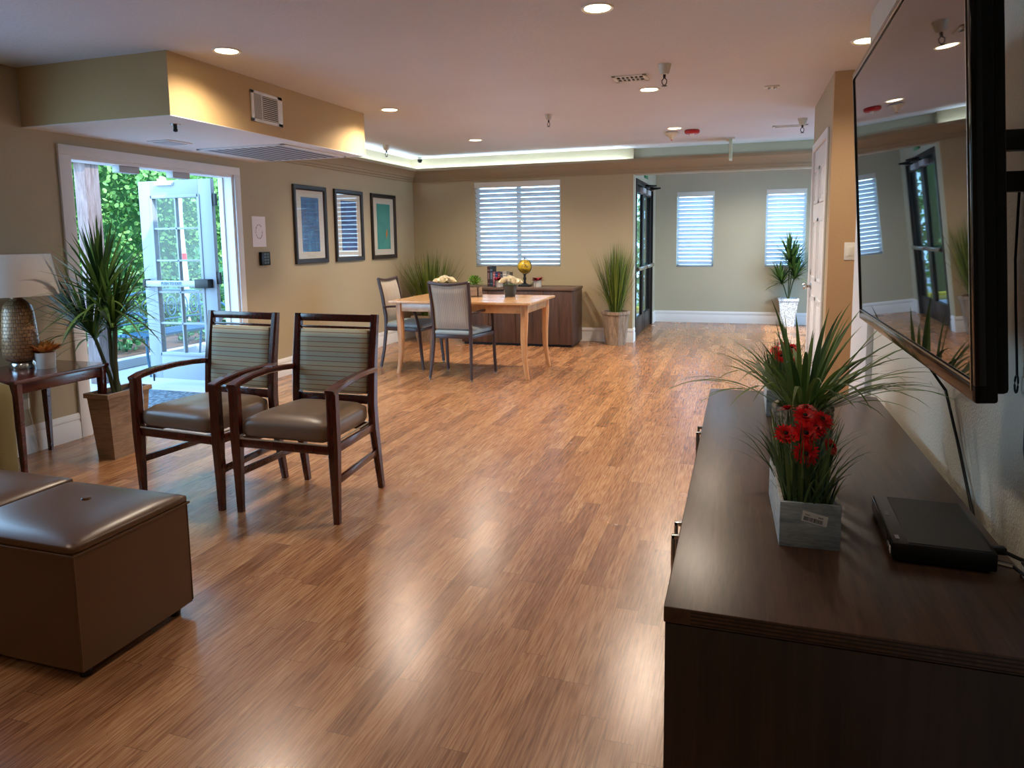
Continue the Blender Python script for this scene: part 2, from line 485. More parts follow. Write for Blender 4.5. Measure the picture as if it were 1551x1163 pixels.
wall_with_holes('wall_far', M['wall_entry'], 'y', C, C + T, XD, XE, [W2, W3])
struct(MB().bb(XD, XE, B + 0.10, B + 0.24, 2.16, ZC).build('wall_header', M['wall_entry'], smooth=False))
wall_with_holes('wall_east', M['wall'], 'x', XE, XE + T, YR, C + T, [(7.6, 10.9, 0.0, 2.13)])
# closet block: tan front face, grey-beige side with a white door
struct(MB().bb(XP, XE, YP, YP + 0.10, 0, ZC).build('wall_closet_front', M['wall_tan'], smooth=False))
wall_with_holes('wall_closet_side', M['wall'], 'x', XP, XP + 0.10, YP + 0.10, 6.98, [(5.78, 6.82, 0.0, 2.08)])
struct(MB().bb(XP + 0.10, XE, 6.88, 6.98, 0, ZC).build('wall_closet_back', M['wall_entry'], smooth=False))
struct(MB().bb(XR, XR + 0.14, YB, YR, 0, ZC).build('wall_right', M['wall_tv'], smooth=False))
struct(MB().bb(XR + 0.14, XE + T, YR - 0.12, YR, 0, ZC).build('wall_corridor', M['wall'], smooth=False))
struct(MB().bb(A, XR, YB - T, YB, 0, ZC).build('wall_rear', M['wall'], smooth=False))

# baseboards
BBP = [(0, 0), (0.016, 0), (0.016, 0.085), (0.010, 0.095), (0.010, 0.105), (0.014, 0.108), (0.014, 0.125), (0.006, 0.14), (0, 0.14)]
def baseboard(name, runs):
    m = MB()
    for p0, p1, n in runs: m.extrude([(a, b * 1.3) for a, b in BBP], p0, p1, n)
    return struct(m.build(name, M['white_paint']))
baseboard('baseboard_left', [((A, YB, 0), (A, 3.71, 0), (1, 0, 0)), ((A, 5.53, 0), (A, B, 0), (1, 0, 0))])
baseboard('baseboard_back', [((A, B, 0), (XD + .016, B, 0), (0, -1, 0)), ((XD, B, 0), (XD, 9.36, 0), (1, 0, 0))])
baseboard('baseboard_far', [((XD, C, 0), (XE, C, 0), (0, -1, 0)), ((XD, 11.30, 0), (XD, C, 0), (1, 0, 0))])
baseboard('baseboard_closet', [((XP, YP, 0), (XE, YP, 0), (0, -1, 0)), ((XP, YP, 0), (XP, 5.71, 0), (-1, 0, 0)), ((XP, 6.89, 0), (XP, 6.98, 0), (-1, 0, 0))])
baseboard('baseboard_right', [((XR, YB, 0), (XR, 3.68, 0), (-1, 0, 0))])

# soffit box hanging over the french door
SX = -3.245; SY0 = 3.475; SY1 = 5.765; SZ = 2.114
m = MB(); m.bb(A, SX, SY0, SY1, SZ + 0.004, ZC); m.cur = 1; m.bb(A, SX, SY0, SY1, SZ, SZ + 0.004)
struct(m.build('wall_soffit', [M['soffit'], M['white_paint']], smooth=False))

# crown moulding trough with its LED strip
CP = [(0, 2.165), (0.016, 2.165), (0.020, 2.172), (0.020, 2.188), (0.030, 2.192), (0.034, 2.200), (0.034, 2.222), (0.046, 2.226),
      (0.050, 2.240), (0.064, 2.262), (0.086, 2.286), (0.112, 2.302), (0.120, 2.306), (0.120, 2.342), (0.100, 2.342), (0.100, 2.322), (0.03, 2.30), (0, 2.30)]
def mitre(name, prof, pts, mat, zoff=0.0):
    """sweep profile along horizontal polyline with mitred corners; offset is to the right-hand interior side given per segment"""
    m = MB(); k = len(prof); rings = []
    n = len(pts)
    for i, (p, off) in enumerate(pts):
        rings.append([Vector((p[0] + off[0] * d, p[1] + off[1] * d, h)) for d, h in prof])
    vs = [q for r in rings for q in r]; fs = []
    for i in range(n - 1):
        for j in range(k):
            fs.append((i * k + j, i * k + (j + 1) % k, (i + 1) * k + (j + 1) % k, (i + 1) * k + j))
    fs.append(tuple(reversed(range(k)))); fs.append(tuple((n - 1) * k + j for j in range(k)))
    m.add(vs, fs)
    return m.build(name, mat, sharp=25)
struct(mitre('trim_1', CP, [((A, SY1), (1, 0)), ((A, B), (1, -1)), ((XE, B), (0, -1))], M['crown']))
# back half of the beam across the opening
struct(MB().bb(XD, XE, B, B + 0.10, 2.165, 2.335).build('trim_2', M['crown'], smooth=False))
M['led'] = emis('led_cool_white', (206, 236, 255), 24.0)
M['added_glow'] = emis('added_glow_white', (206, 236, 255), 3.5)
led = tag(MB().bb(A + 0.04, A + 0.06, SY1 + .02, B - 0.06, 2.303, 2.315).build('led_strip', M['led'], smooth=False), 'cool white light strip in the crown trough along the picture wall', 'light strip')
led2 = tag(MB().bb(A + 0.06, XD - .05, B - 0.06, B - 0.04, 2.303, 2.315).build('led_strip', M['led'], smooth=False), 'cool white light strip in the crown trough over the wide blind', 'light strip')
glow3 = tag(MB().bb(XD, XE - .05, B - 0.06, B - 0.04, 2.303, 2.315).build('led_strip', M['added_glow'], smooth=False), 'added dim glow strip in the crown beam across the entry opening, for the bright ceiling line', 'light strip')  # glow added to draw the bright ceiling line; no real strip here

# ------------------------------------------------------------------ french door frame and leaf (left wall)
d1 = thing('door_1', 'white cased french door opening in the left wall under the soffit', 'door frame', (A, 0, 0)); del d1['label']; del d1['category']; struct(d1)
m = MB()
m.bb(0, 0.02, 3.705, 3.79, 0, 1.975, .003); m.bb(0, 0.02, 5.46, 5.535, 0, 1.975, .003); m.bb(0, 0.02, 3.705, 5.535, 1.975, 2.042, .003)
m.build('casing', M['white_paint'], d1)
m = MB()
m.bb(-T - .01, 0, 3.79, 3.815, 0, 1.95); m.bb(-T - .01, 0, 5.435, 5.46, 0, 1.95); m.bb(-T - .01, 0, 3.79, 5.46, 1.95, 1.975)
m.bb(-T + .02, -T + .05, 3.815, 3.83, 0, 1.95); m.bb(-T + .02, -T + .05, 5.42, 5.435, 0, 1.95)
m.build('jamb', M['white_paint'], d1)
MB().bb(-T - .03, 0, 3.79, 5.46, 0.0, 0.012, .003).build('threshold', M['chrome'], d1)
for y0 in (4.25, 4.78):
    MB().bb(-T + .03, -T + .10, y0, y0 + 0.19, 1.90, 1.95, .003).build('latch_box', M['grey_grille'], d1)
# open leaf, hinged on the right jamb, standing straight out
lf = thing('french_door', 'open white french door leaf with ten glass panes and a push bar', 'door', (A - T - .06, 5.42, 0.0))
LW = 0.84; lz0 = 0.06; lz1 = 1.945; th = 0.022
gx0, gx1, gz0, gz1 = -0.70, -0.145, 0.30, 1.80
m = MB()
m.bb(-LW, gx0, -th, th, lz0, lz1, .003); m.bb(gx1, 0, -th, th, lz0, lz1, .003)
m.bb(gx0, gx1, -th, th, lz0, gz0, .002); m.bb(gx0, gx1, -th, th, gz1, lz1, .002)
fr = m.build('frame', M['leaf_paint_dimmed'], lf)
m = MB()
for a, b, c, d in ((gx0 - .012, gx0 + .018, gz0 - .012, gz1 + .012), (gx1 - .018, gx1 + .012, gz0 - .012, gz1 + .012)): m.bb(a, b, -th - .008, th + .008, c, d, .003)
for c, d in ((gz0 - .012, gz0 + .018), (gz1 - .018, gz1 + .012)): m.bb(gx0, gx1, -th - .008, th + .008, c, d, .003)
m.bb((gx0 + gx1) / 2 - .009, (gx0 + gx1) / 2 + .009, -th + .002, th - .002, gz0, gz1, .002)
for k in range(1, 5):
    z = gz0 + (gz1 - gz0) * k / 5; m.bb(gx0, gx1, -th + .002, th - .002, z - .009, z + .009, .002)
m.build('glazing_bars', M['leaf_paint_dimmed'], lf)
MB().bb(gx0, gx1, -.003, .003, gz0, gz1).build('glass', M['glass'], lf, smooth=False)
pb = MB().bb(-0.77, -0.10, -th - .065, -th - .035, 0.955, 1.015, .006).build('push_bar', plain('bar_aluminium', (150, 156, 160), 0.35, 0.5), lf)
m = MB(); m.bb(-0.80, -0.765, -th - .07, -th, 0.945, 1.025, .006); m.build('end_cap', M['black_plastic'], lf)
m = MB(); m.bb(-0.19, -0.035, -th - .072, -th, 0.945, 1.028, .006); m.build('end_cap', M['black_plastic'], lf)
Mt = Matrix.Translation((-0.46, -th - .0668, 0.985)) @ Matrix.Rotation(R(90), 4, 'X')
MB().bb(-0.585, -0.335, -th - .0662, -th - .065, 0.966, 1.004).build('label_plate', plain('plate_blue', (128, 146, 162), .5), pb, smooth=False)
text_part('lettering', 'PUSH TO EXIT', 0.037, M['black_plastic'], pb, Mt)
MB().bb(-0.62, -0.42, -th - .03, -th, 1.90, 1.935, .004).build('sensor_box', M['white_plastic'], lf)
for z in (0.35, 0.98, 1.70):
    MB().bb(-0.01, 0.035, -.012, .012, z, z + .11, .002).build('hinge', M['bronze'], lf)
MB().tube([(-.80, -th - .012, .10), (-.80, -th - .012, .03)], .008).build('door_stop', M['bronze'], lf)

# ------------------------------------------------------------------ windows with slatted blinds
M['blind'] = None
def blind_mat(name, c, em):
    t = NT(name)
    b = t.n('ShaderNodeBsdfPrincipled'); b.inputs['Base Color'].default_value = lin(c); b.inputs['Roughness'].default_value = .4
    tl = t.n('ShaderNodeBsdfTranslucent'); tl.inputs[0].default_value = lin(c)
    mx = t.n('ShaderNodeMixShader'); mx.inputs[0].default_value = em
    t.link(b.outputs[0], mx.inputs[1]); t.link(tl.outputs[0], mx.inputs[2]); t.link(mx.outputs[0], t.out.inputs[0])
    return t.m
M['slat'] = blind_mat('white_blind_slat', (226, 236, 244), 0.27)
def window(idx, w, y0, label, ang):
    x0, x1, z0, z1 = w
    r = thing('window_%d' % idx, '', '', (0, y0, 0)); del r['label']; del r['category']; struct(r)
    m = MB(); f = .035
    m.bb(x0, x1, .08, .13, z0, z0 + f); m.bb(x0, x1, .08, .13, z1 - f, z1); m.bb(x0, x0 + f, .08, .13, z0, z1); m.bb(x1 - f, x1, .08, .13, z0, z1)
    if x1 - x0 > 1: m.bb((x0 + x1) / 2 - .025, (x0 + x1) / 2 + .025, .08, .13, z0, z1)
    m.build('window_frame', M['white_plastic'], r)
    MB().bb(x0 + f, x1 - f, .10, .106, z0 + f, z1 - f).build('glass', M['glass'], r, smooth=False)
    b = thing('window_blind', label, 'blind', ((x0 + x1) / 2, y0, z0))
    hw = (x1 - x0) / 2 - .006; H = z1 - z0
    MB().bb(-hw - .004, hw + .004, -.015, .05, H - .075, H - .001, .004).build('valance', M['white_plastic'], b)
    m = MB(); n = int(round((H - .12) / .063)); sp = (H - .12) / n
    for i in range(n):
        z = .035 + sp * (i + .5)
        m.box((0, .025, z), (2 * hw, .060, .003), rot=Matrix.Rotation(R(ang), 4, 'X'))
    m.build('slats', M['slat'], b, smooth=False)
    MB().bb(-hw, hw, .002, .048, .004, .026, .004).build('bottom_rail', plain('blind_rail_%d' % idx, (150, 162, 172), .5), b)
    m = MB()
    for s in ((-.62, .62) if hw < .4 else (-.7, 0, .7)):
        m.tube([(s * hw, -.004, .02), (s * hw, -.004, H - .07)], .0012, 5)
    m.build('ladder_cord', M['white_plastic'], b)
    return b
window(1, W1, B, 'wide white slatted blind over the low buffet on the back wall', -56)
window(2, W2, C, 'narrow white slatted blind on the far entry wall, nearer the glass exit doors', -62)
window(3, W3, C, 'narrow white slatted blind behind the small dracaena in the entry', -62)

r4 = thing('window_4', '', '', (A, 0, 0)); del r4['label']; del r4['category']; struct(r4)  # added window, out of view, to let daylight into the room
m = MB()
for y in (SW[0], (SW[0] + SW[1]) / 2 - .02, SW[1] - .04): m.bb(-.10, -.05, y, y + .04, SW[2], SW[3])
for z in (SW[2], SW[3] - .04): m.bb(-.10, -.05, SW[0], SW[1], z, z + .04)
m.build('window_frame', M['white_plastic'], r4)
MB().bb(-.08, -.074, SW[0], SW[1], SW[2], SW[3]).build('glass', M['glass'], r4, smooth=False)

# ------------------------------------------------------------------ glass exit doors in the entry side wall
d2 = thing('door_2', '', '', (XD, 0, 0)); del d2['label']; del d2['category']; struct(d2)
ya, yb, _, zt = XD_DOOR
m = MB(); m.bb(-.10, .012, ya, ya + .05, 0, zt, .003); m.bb(-.10, .012, yb - .05, yb, 0, zt, .003); m.bb(-.10, .012, ya, yb, zt - .07, zt, .003)
m.build('door_frame', M['bronze'], d2)
ym = (ya + yb) / 2
for k, (p, q) in enumerate(((ya + .052, ym - .003), (ym + .003, yb - .052))):
    lf2 = thing('exit_door', ('nearer' if k == 0 else 'farther') + ' dark framed glass exit door leaf with a push bar, entry side wall', 'door', (XD - .04, p, 0), 0, 'glass exit doors')
    w = q - p; m = MB(); st = .085
    m.bb(-.022, .022, 0, st, .012, zt - .08, .003); m.bb(-.022, .022, w - st, w, .012, zt - .08, .003)
    m.bb(-.022, .022, st, w - st, .012, .26, .003); m.bb(-.022, .022, st, w - st, zt - .17, zt - .08, .003)
    m.build('frame', M['bronze'], lf2)
    MB().bb(-.003, .003, st, w - st, .26, zt - .17).build('glass', M['dark_glass'], lf2, smooth=False)
    pbm = MB().bb(.055, .085, .05, w - .05, .915, .965, .006); pbm.bb(.02, .06, .05, .09, .91, .97); pbm.bb(.02, .06, w - .09, w - .05, .91, .97)
    pbm.build('push_bar', M['chrome'], lf2)
    cl = MB().bb(.02, .075, .12 if k else w - .42, (.42 if k else w - .12), zt - .16, zt - .09, .006).build('door_closer', M['grey_grille'], lf2)
    s = -1 if k == 0 else 1
    MB().path_bar([(.06, .27 if k else w - .27, zt - .085), (.22, .30 if k else w - .2, zt - .06), (.05, .5 if k else w - .02, zt - .04)], .022, .012, up=(0, 0, 1)).build('closer_arm', M['bronze'], lf2)
sg = thing('exit_sign', 'small green exit sign on the wall above the glass exit doors', 'sign', (XD, 10.36, 2.26))
MB().bb(0, .02, -.15, .15, -.065, .065, .004).build('panel', M['sign_green'], sg)
text_part('lettering', 'EXIT', .10, M['white_plastic'], sg, Matrix.Translation((.021, 0, 0)) @ Matrix.Rotation(R(90), 4, 'Z') @ Matrix.Rotation(R(90), 4, 'X'))
es = thing('hanging_exit_sign', 'white exit sign hanging edge-on from the ceiling near the crown beam', 'sign', (-.165, 8.80, ZC))
MB().bb(-.05, .05, -.12, .12, -.018, 0, .004).build('canopy', M['white_plastic'], es)
MB().bb(-.018, .018, -.14, .14, -.24, -.018, .005).build('panel', plain('edge_lit_acrylic', (196, 214, 190), .3), es)
text_part('lettering', 'EXIT', .13, M['sign_green'], es, Matrix.Translation((-.019, 0, -.13)) @ Matrix.Rotation(R(-90), 4, 'Z') @ Matrix.Rotation(R(90), 4, 'X'))

d5 = thing('door_5_added', '', '', (XE, 0, 0)); del d5['label']; del d5['category']; struct(d5)  # glazed opening added out of sight to bring daylight into the entry
m = MB()
for y in (7.6, 8.67, 9.75, 10.82): m.bb(0, .08, y, y + .08, 0, 2.13)
m.bb(0, .08, 7.6, 10.9, 2.05, 2.13); m.bb(0, .08, 7.6, 10.9, 0, .2)
m.build('door_frame', M['bronze'], d5)
MB().bb(.03, .036, 7.6, 10.9, .2, 2.05).build('glass', M['glass'], d5, smooth=False)
struct(MB().bb(XE + T, 12, 3, 22, -.07, -.015).build('ground_east', M['concrete'], smooth=False))

# ------------------------------------------------------------------ closet door (white, six panels)
d3 = thing('door_3', '', '', (XP, 5.78, 0)); del d3['label']; del d3['category']; struct(d3)
m = MB(); m.bb(-.018, 0, -.065, 0.005, 0, 2.075, .003); m.bb(-.018, 0, 1.035, 1.10, 0, 2.075, .003); m.bb(-.018, 0, -.065, 1.10, 2.075, 2.14, .003)
m.build('casing', M['white_paint'], d3)
m = MB(); m.bb(.0, .04, .0, 1.04, 0.008, 2.078, .002)
lfd = m.build('door_leaf', M['white_paint'], d3)
m = MB()
for (p, q) in ((.11, .47), (.57, .93)):
    for (a, b) in ((.20, .85), (.98, 1.50), (1.62, 1.92)):
        for (e0, e1, f0, f1) in ((p, q, a, a + .03), (p, q, b - .03, b), (p, p + .03, a, b), (q - .03, q, a, b)): m.bb(-.008, .002, e0, e1, f0, f1, .003)
        m.bb(-.005, .002, p + .06, q - .06, a + .06, b - .06, .004)
m.build('panel_moulding', M['white_paint'], lfd)
MB().lathe([(.0, 0), (.030, .0), (.030, .006), (.012, .010), (.011, .03), (.026, .04), (.030, .055), (.022, .068), (0, .07)], 20, Mx=Matrix.Translation((0, .95, .915)) @ Matrix.Rotation(R(-90), 4, 'Y')).build('door_knob', M['chrome'], d3)
MB().lathe([(.0, 0), (.026, .0), (.024, .012), (.0, .014)], 18, Mx=Matrix.Translation((0, .95, 1.04)) @ Matrix.Rotation(R(-90), 4, 'Y')).build('deadbolt', M['chrome'], d3)
sw = thing('light_switch', 'white light switch on the tan wall left of the television', 'switch', (.722, YP, 1.245))
MB().bb(-.04, .04, -.006, 0, -.062, .062, .002).build('plate', M['white_plastic'], sw)
MB().bb(-.018, .018, -.012, -.005, -.034, .034, .002).build('rocker', M['white_plastic'], sw)
# white panel against the television wall by its far end
struct(MB().bb(XR - .03, XR, 3.70, YR, 0.0, 2.09, .003).build('door_4', M['white_paint']))
struct(MB().bb(XR - .012, XR, 3.62, YR + .001, 2.09, 2.16, .003).bb(XR, XR + .14, YR, YR + .015, 0, 2.14, .003).build('trim_3', M['white_paint']))

# ------------------------------------------------------------------ ceiling fixtures
M['lamp_lens'] = emis('downlight_lens', (255, 226, 176), 9.0)
def ring_part(parent, r0=.083, r1=.064):
    MB().lathe([(r1, -.002), (r0 - .006, -.007), (r0, -.004), (r0, 0), (r1, 0)], 32).build('trim_ring', M['white_plastic'], parent)
    MB().lathe([(0, -.004), (r1 + .001, -.003), (r1 + .001, 0), (0, 0)], 32).build('lens', M['lamp_lens'], parent)
LP = [(-2.93, 3.612, 'nearest of the left row, beside the soffit corner'), (-.712, 3.604, 'nearest of the middle row'), (-2.94, 5.67, 'second of the left row, by the far soffit corner'),
      (-.714, 5.655, 'second of the middle row, beside a sprinkler'), (-2.93, 7.724, 'farthest of the left row, near the lit crown'), (-.708, 7.72, 'farthest of the middle row, by the red alarm'),
      (.655, 4.732, 'over the tan closet wall, half behind the television')]
def spot(x, y, e, c=(1.0, .83, .64), ang=150, blend=.9):
    L = bpy.data.lights.new('downlight_beam', 'SPOT'); L.energy = e; L.color = c; L.spot_size = R(ang); L.spot_blend = blend; L.shadow_soft_size = .06
    o = bpy.data.objects.new('downlight_beam', L); col.objects.link(o); o.location = (x, y, ZC - .012); return o
first = None
for i, (x, y, s) in enumerate(LP):
    lab = 'round warm recessed ceiling light, ' + s
    if first is None:
        first = thing('ceiling_downlight', lab, 'light', (x, y, ZC), 0, 'recessed ceiling lights'); ring_part(first)
    else: dup(first, (x, y, ZC), label=lab, group='recessed ceiling lights')
    spot(x, y, (62, 62, 100, 100, 150, 150, 50)[i])
for x, y in ((-2.93, 1.55), (-.71, 1.3), (-2.93, -.5), (-.71, -.9)):  # extra fill lamps added out of view along the downlight rows, without fixtures
    spot(x, y, 17)

def sprinkler(label, loc, s=1.0):
    o = thing('fire_sprinkler', label, 'sprinkler', loc, 0, 'fire sprinklers')
    MB().lathe([(0, 0), (.045 * s, 0), (.043 * s, -.01), (.032 * s, -.05 * s), (.026 * s, -.062 * s), (0, -.064 * s)][::-1], 20).build('cup', M['cream_plastic'], o)
    m = MB(); m.tube([(0, 0, -.06 * s), (0, 0, -.085 * s)], .009 * s, 10)
    m.tube([(-.001, 0, -.085 * s), (-.016 * s, 0, -.10 * s), (-.014 * s, 0, -.12 * s), (0, 0, -.135 * s)], .0035 * s, 6)
    m.tube([(.001, 0, -.085 * s), (.016 * s, 0, -.10 * s), (.014 * s, 0, -.12 * s), (0, 0, -.135 * s)], .0035 * s, 6)
    m.lathe([(0, -.134 * s), (.018 * s, -.135 * s), (.018 * s, -.138 * s), (0, -.139 * s)][::-1], 14)
    m.build('nozzle', plain('sprinkler_bronze', (60, 45, 40), .35, .6), o)
    return o
sprinkler('cream sprinkler beside the second light of the middle row', (-.52, 4.90, ZC), 1.0)
sprinkler('cream sprinkler alone between the ceiling light rows over the dining table', (-1.72, 6.43, ZC), .8)
sprinkler('cream sprinkler in the bright corner past the soffit', (-4.05, 7.70, ZC), 1.0)
sprinkler('cream sprinkler high beside the white closet door', (.52, 7.58, ZC), 1.0)
o = thing('fire_sprinkler', 'small dark sprinkler under the white bottom of the soffit', 'sprinkler', (-3.46, 3.74, SZ), 0, 'fire sprinklers')
MB().lathe([(0, -.004), (.03, -.004), (.032, 0), (0, 0)], 20).build('flange', M['chrome'], o)
MB().tube([(0, 0, 0), (0, 0, -.03)], .012, 10).lathe([(0, -.05), (.014, -.045), (.014, -.03), (0, -.03)], 12).build('nozzle', M['bronze'], o)
cam_o = thing('security_camera', 'small dark dome camera in the lit far left ceiling corner', 'camera', (-4.24, 9.02, ZC))
MB().lathe([(0, -.03), (.03, -.03), (.032, 0), (0, 0)], 18).build('base', M['cream_plastic'], cam_o)
MB().lathe([(0, -.075), (.018, -.072), (.03, -.058), (.034, -.04), (.032, -.028), (0, -.026)], 18).build('dome', M['black_plastic'], cam_o)
sm = thing('smoke_detector', 'white cone-shaped smoke detector beside the red alarm', 'detector', (-.76, 7.98, ZC))
MB().lathe([(0, -.085), (.012, -.084), (.03, -.062), (.072, -.03), (.075, -.012), (.06, 0), (0, 0)], 26).build('body', M['cream_plastic'], sm)
MB().lathe([(0, -.092), (.008, -.091), (.01, -.084), (0, -.083)], 12).build('tip', M['red_plastic'], sm)
fa = thing('fire_alarm', 'red ceiling fire alarm strobe near the crown beam', 'alarm', (-.545, 7.93, ZC))
MB().lathe([(0, -.04), (.065, -.04), (.078, -.03), (.08, -.008), (.07, 0), (0, 0)], 26).build('body', M['red_plastic'], fa)
MB().lathe([(0, -.066), (.014, -.062), (.024, -.04), (0, -.039)], 16).build('strobe_lens', M['white_plastic'], fa)
def ceiling_vent(label, x, y, w, d):
    o = thing('ceiling_vent', label, 'vent', (x, y, ZC)); m = MB(); b = .028
    m.bb(-w, w, -d, -d + b, -.008, 0, .002); m.bb(-w, w, d - b, d, -.008, 0, .002); m.bb(-w, -w + b, -d, d, -.008, 0, .002); m.bb(w - b, w, -d, d, -.008, 0, .002)
    m.build('frame', M['white_plastic'], o)
    MB().bb(-w + b, w - b, -d + b, d - b, -.002, 0).build('backing', M['dark_slot'], o, smooth=False)
    m = MB(); n = 6
    for i in range(1, n): xx = -w + b + (2 * w - 2 * b) * i / n; m.box((xx, 0, -.005), (.004, 2 * d - 2 * b, .012), rot=Matrix.Rotation(R(35), 4, 'Y'))
    m.bb(-w + b, w - b, -.004, .004, -.009, -.001)
    m.build('louvers', M['white_plastic'], o, smooth=False)
ceiling_vent('square white ceiling vent left of the second middle-row light', -.79, 5.21, .12, .10)
ceiling_vent('long white ceiling vent near the entry beam', .43, 8.03, .17, .07)
o = thing('ceiling_light_box', 'small flat chrome fixture on the ceiling near the closet corner', 'fixture', (.18, 5.88, ZC))
MB().bb(-.055, .055, -.03, .03, -.012, 0, .004).build('housing', M['white_plastic'], o)
MB().bb(-.03, -.008, -.02, .02, -.022, -.01, .004).bb(.010, .034, -.02, .02, -.022, -.01, .004).build('lens', M['chrome'], o)
# soffit fixtures
v = thing('wall_vent', 'white side-wall air vent with dark louvers on the soffit face', 'vent', (SX, 4.385, 2.30))
m = MB(); w = .175; h = .105
m.bb(0, .010, -w, w, -h, -h + .022, .002); m.bb(0, .010, -w, w, h - .022, h, .002); m.bb(0, .010, -w, -w + .03, -h, h, .002); m.bb(0, .010, w - .055, w, -h, h, .002)
m.bb(0, .010, -.065, -.055, -h, h)
m.build('frame', M['white_plastic'], v)
MB().bb(0, .002, -w + .02, w - .03, -h + .02, h - .02).build('backing', M['dark_slot'], v, smooth=False)
m = MB()
for i in range(12):
    z = -h + .03 + (2 * h - .06) * i / 11; m.box((.006, .03, z), (.012, .17, .003), rot=Matrix.Rotation(R(40), 4, 'Y'))
for i in range(9):
    y = -w + .035 + .075 * i / 8; m.box((.006, y, 0), (.010, .002, 2 * h - .05))
m.build('louvers', M['white_plastic'], v, smooth=False)
g = thing('return_grille', 'large white louvered return grille under the soffit', 'vent', (-3.80, 5.22, SZ))
m = MB(); w = .41; d = .46
m.bb(-w, w, -d, -d + .03, -.012, 0, .003); m.bb(-w, w, d - .03, d, -.012, 0, .003); m.bb(-w, -w + .03, -d, d, -.012, 0, .003); m.bb(w - .03, w, -d, d, -.012, 0, .003)
m.build('frame', M['white_paint'], g)
MB().bb(-w + .03, w - .03, -d + .03, d - .03, -.0092, 0).build('backing', plain('grille_shadow', (84, 90, 100), .8), g, smooth=False)
m = MB()
for i in range(10):
    x = -w + .055 + (2 * w - .11) * i / 9; m.bb(x - .018, x + .018, -d + .03, d - .03, -.0115, -.0095)
m.build('louvers', M['grey_grille'], g, smooth=False)
o = thing('ceiling_speaker', 'flat white access plate under the soffit near the french door', 'plate', (-4.10, 4.37, SZ))
MB().bb(-.10, .10, -.12, .12, -.008, 0, .003).build('plate', M['white_paint'], o)
MB().bb(-.075, .075, -.095, .095, -.011, -.007, .002).build('insert', M['grey_grille'], o)

# ------------------------------------------------------------------ pictures, notice, reader on the left wall
def art_mat(name, c1, c2, c3, scale=5):
    t = NT(name); v = t.coords((1, 1, .6))
    a = t.noise(v, scale, 5, .6, 1.5)
    t.bsdf(t.ramp(a, [(.35, lin(c1)), (.52, lin(c2)), (.68, lin(c3))]), .6)
    return t.m
arts = [art_mat('print_blue', (14, 60, 122), (24, 96, 160), (60, 140, 190)), art_mat('print_indigo', (40, 46, 110), (36, 84, 156), (80, 70, 130)), art_mat('print_teal', (36, 142, 142), (44, 152, 148), (60, 164, 156), 2)]
M['frame_black'] = plain('dark_picture_frame', (36, 33, 34), .3, noise=.1)
M['mat_white'] = plain('picture_mat_board', (214, 208, 194), .8)
labs = ['black framed blue print in a white mat, nearest the french door', 'black framed indigo and blue print, middle of the three pictures', 'black framed teal print with a small orange figure, nearest the corner']
for i, (y0, y1) in enumerate(((6.341, 6.949), (7.118, 7.747), (7.958, 8.607))):
    z0, z1 = 1.129, 1.954
    p = thing('framed_picture', labs[i], 'picture', (A, (y0 + y1) / 2, (z0 + z1) / 2), 0, 'framed prints on the left wall')
    w = (y1 - y0) / 2; h = (z1 - z0) / 2; f = .052
    prof = [(0, 0), (.0, .022), (.006, .028), (f - .014, .024), (f - .004, .014), (f, .010), (f, 0)]
    m = MB(); cs = [(-w, -h, 1, 1), (w, -h, -1, 1), (w, h, -1, -1), (-w, h, 1, -1)]; vs = []; k = len(prof)
    for (cy, cz, sy, sz) in cs:
        for d, e in prof: vs.append((e + .002, cy + sy * d, cz + sz * d))
    fs = []
    for q in range(4):
        for j in range(k - 1):
            a = q * k + j; b = ((q + 1) % 4) * k + j; fs.append((a, a + 1, b + 1, b))
    m.add(vs, fs).build('frame', M['frame_black'], p, sharp=20)
    MB().bb(.002, .008, -w + f - .004, w - f + .004, -h + f - .004, h - f + .004).build('mat_board', M['mat_white'], p, smooth=False)
    pw = (w - f) * .64; ph = (h - f) * .80
    pr = MB().bb(.008, .0095, -pw, pw, -ph, ph).build('print', arts[i], p, smooth=False)
    if i == 2:
        MB().add([(.0105, .06, -.17), (.0105, .10, -.08), (.0105, .085, -.02), (.0105, .045, -.09)], [(0, 1, 2, 3)]).add([(.0107, .06, -.12), (.0107, .10, -.10), (.0107, .08, -.05)], [(0, 1, 2)]).build('figure', plain('orange_ink', (206, 130, 70), .6), pr, smooth=False)
    MB().bb(.0125, .0135, -w + f - .002, w - f + .002, -h + f - .002, h - f + .002).build('glass', M['pic_glass'], p, smooth=False)
nt = thing('wall_notice', 'white paper notice with a sketched floral ring above the card reader', 'notice', (A, 5.785, 1.463))
MB().bb(0.0005, .003, -.10, .10, -.145, .145).build('paper', plain('notice_paper', (226, 220, 222), .6), nt, smooth=False)
m = MB()
for k in range(26):
    a = 2 * PI * k / 26 + .1
    if 0.2 < (a % 6.28) < 0.7: continue
    m.box((.0034, .048 * math.cos(a), .066 * math.sin(a)), (.0006, random.uniform(.006, .016), random.uniform(.004, .012)), rot=Matrix.Rotation(a, 4, 'X'))
m.build('printed_ring', plain('mauve_ink', (150, 112, 112), .7), nt, smooth=False)
cr = thing('card_reader', 'black keypad reader on the wall under the notice', 'keypad', (A, 5.832, 1.203))
MB().bb(0, .035, -.065, .065, -.065, .065, .006).build('housing', M['black_plastic'], cr)
m = MB()
for a in range(4):
    for b in range(2): m.box((.036, -.02 + .04 * b, -.042 + .028 * a), (.004, .032, .02), .001)
m.build('keys', plain('keypad_keys', (74, 92, 98), .4), cr)

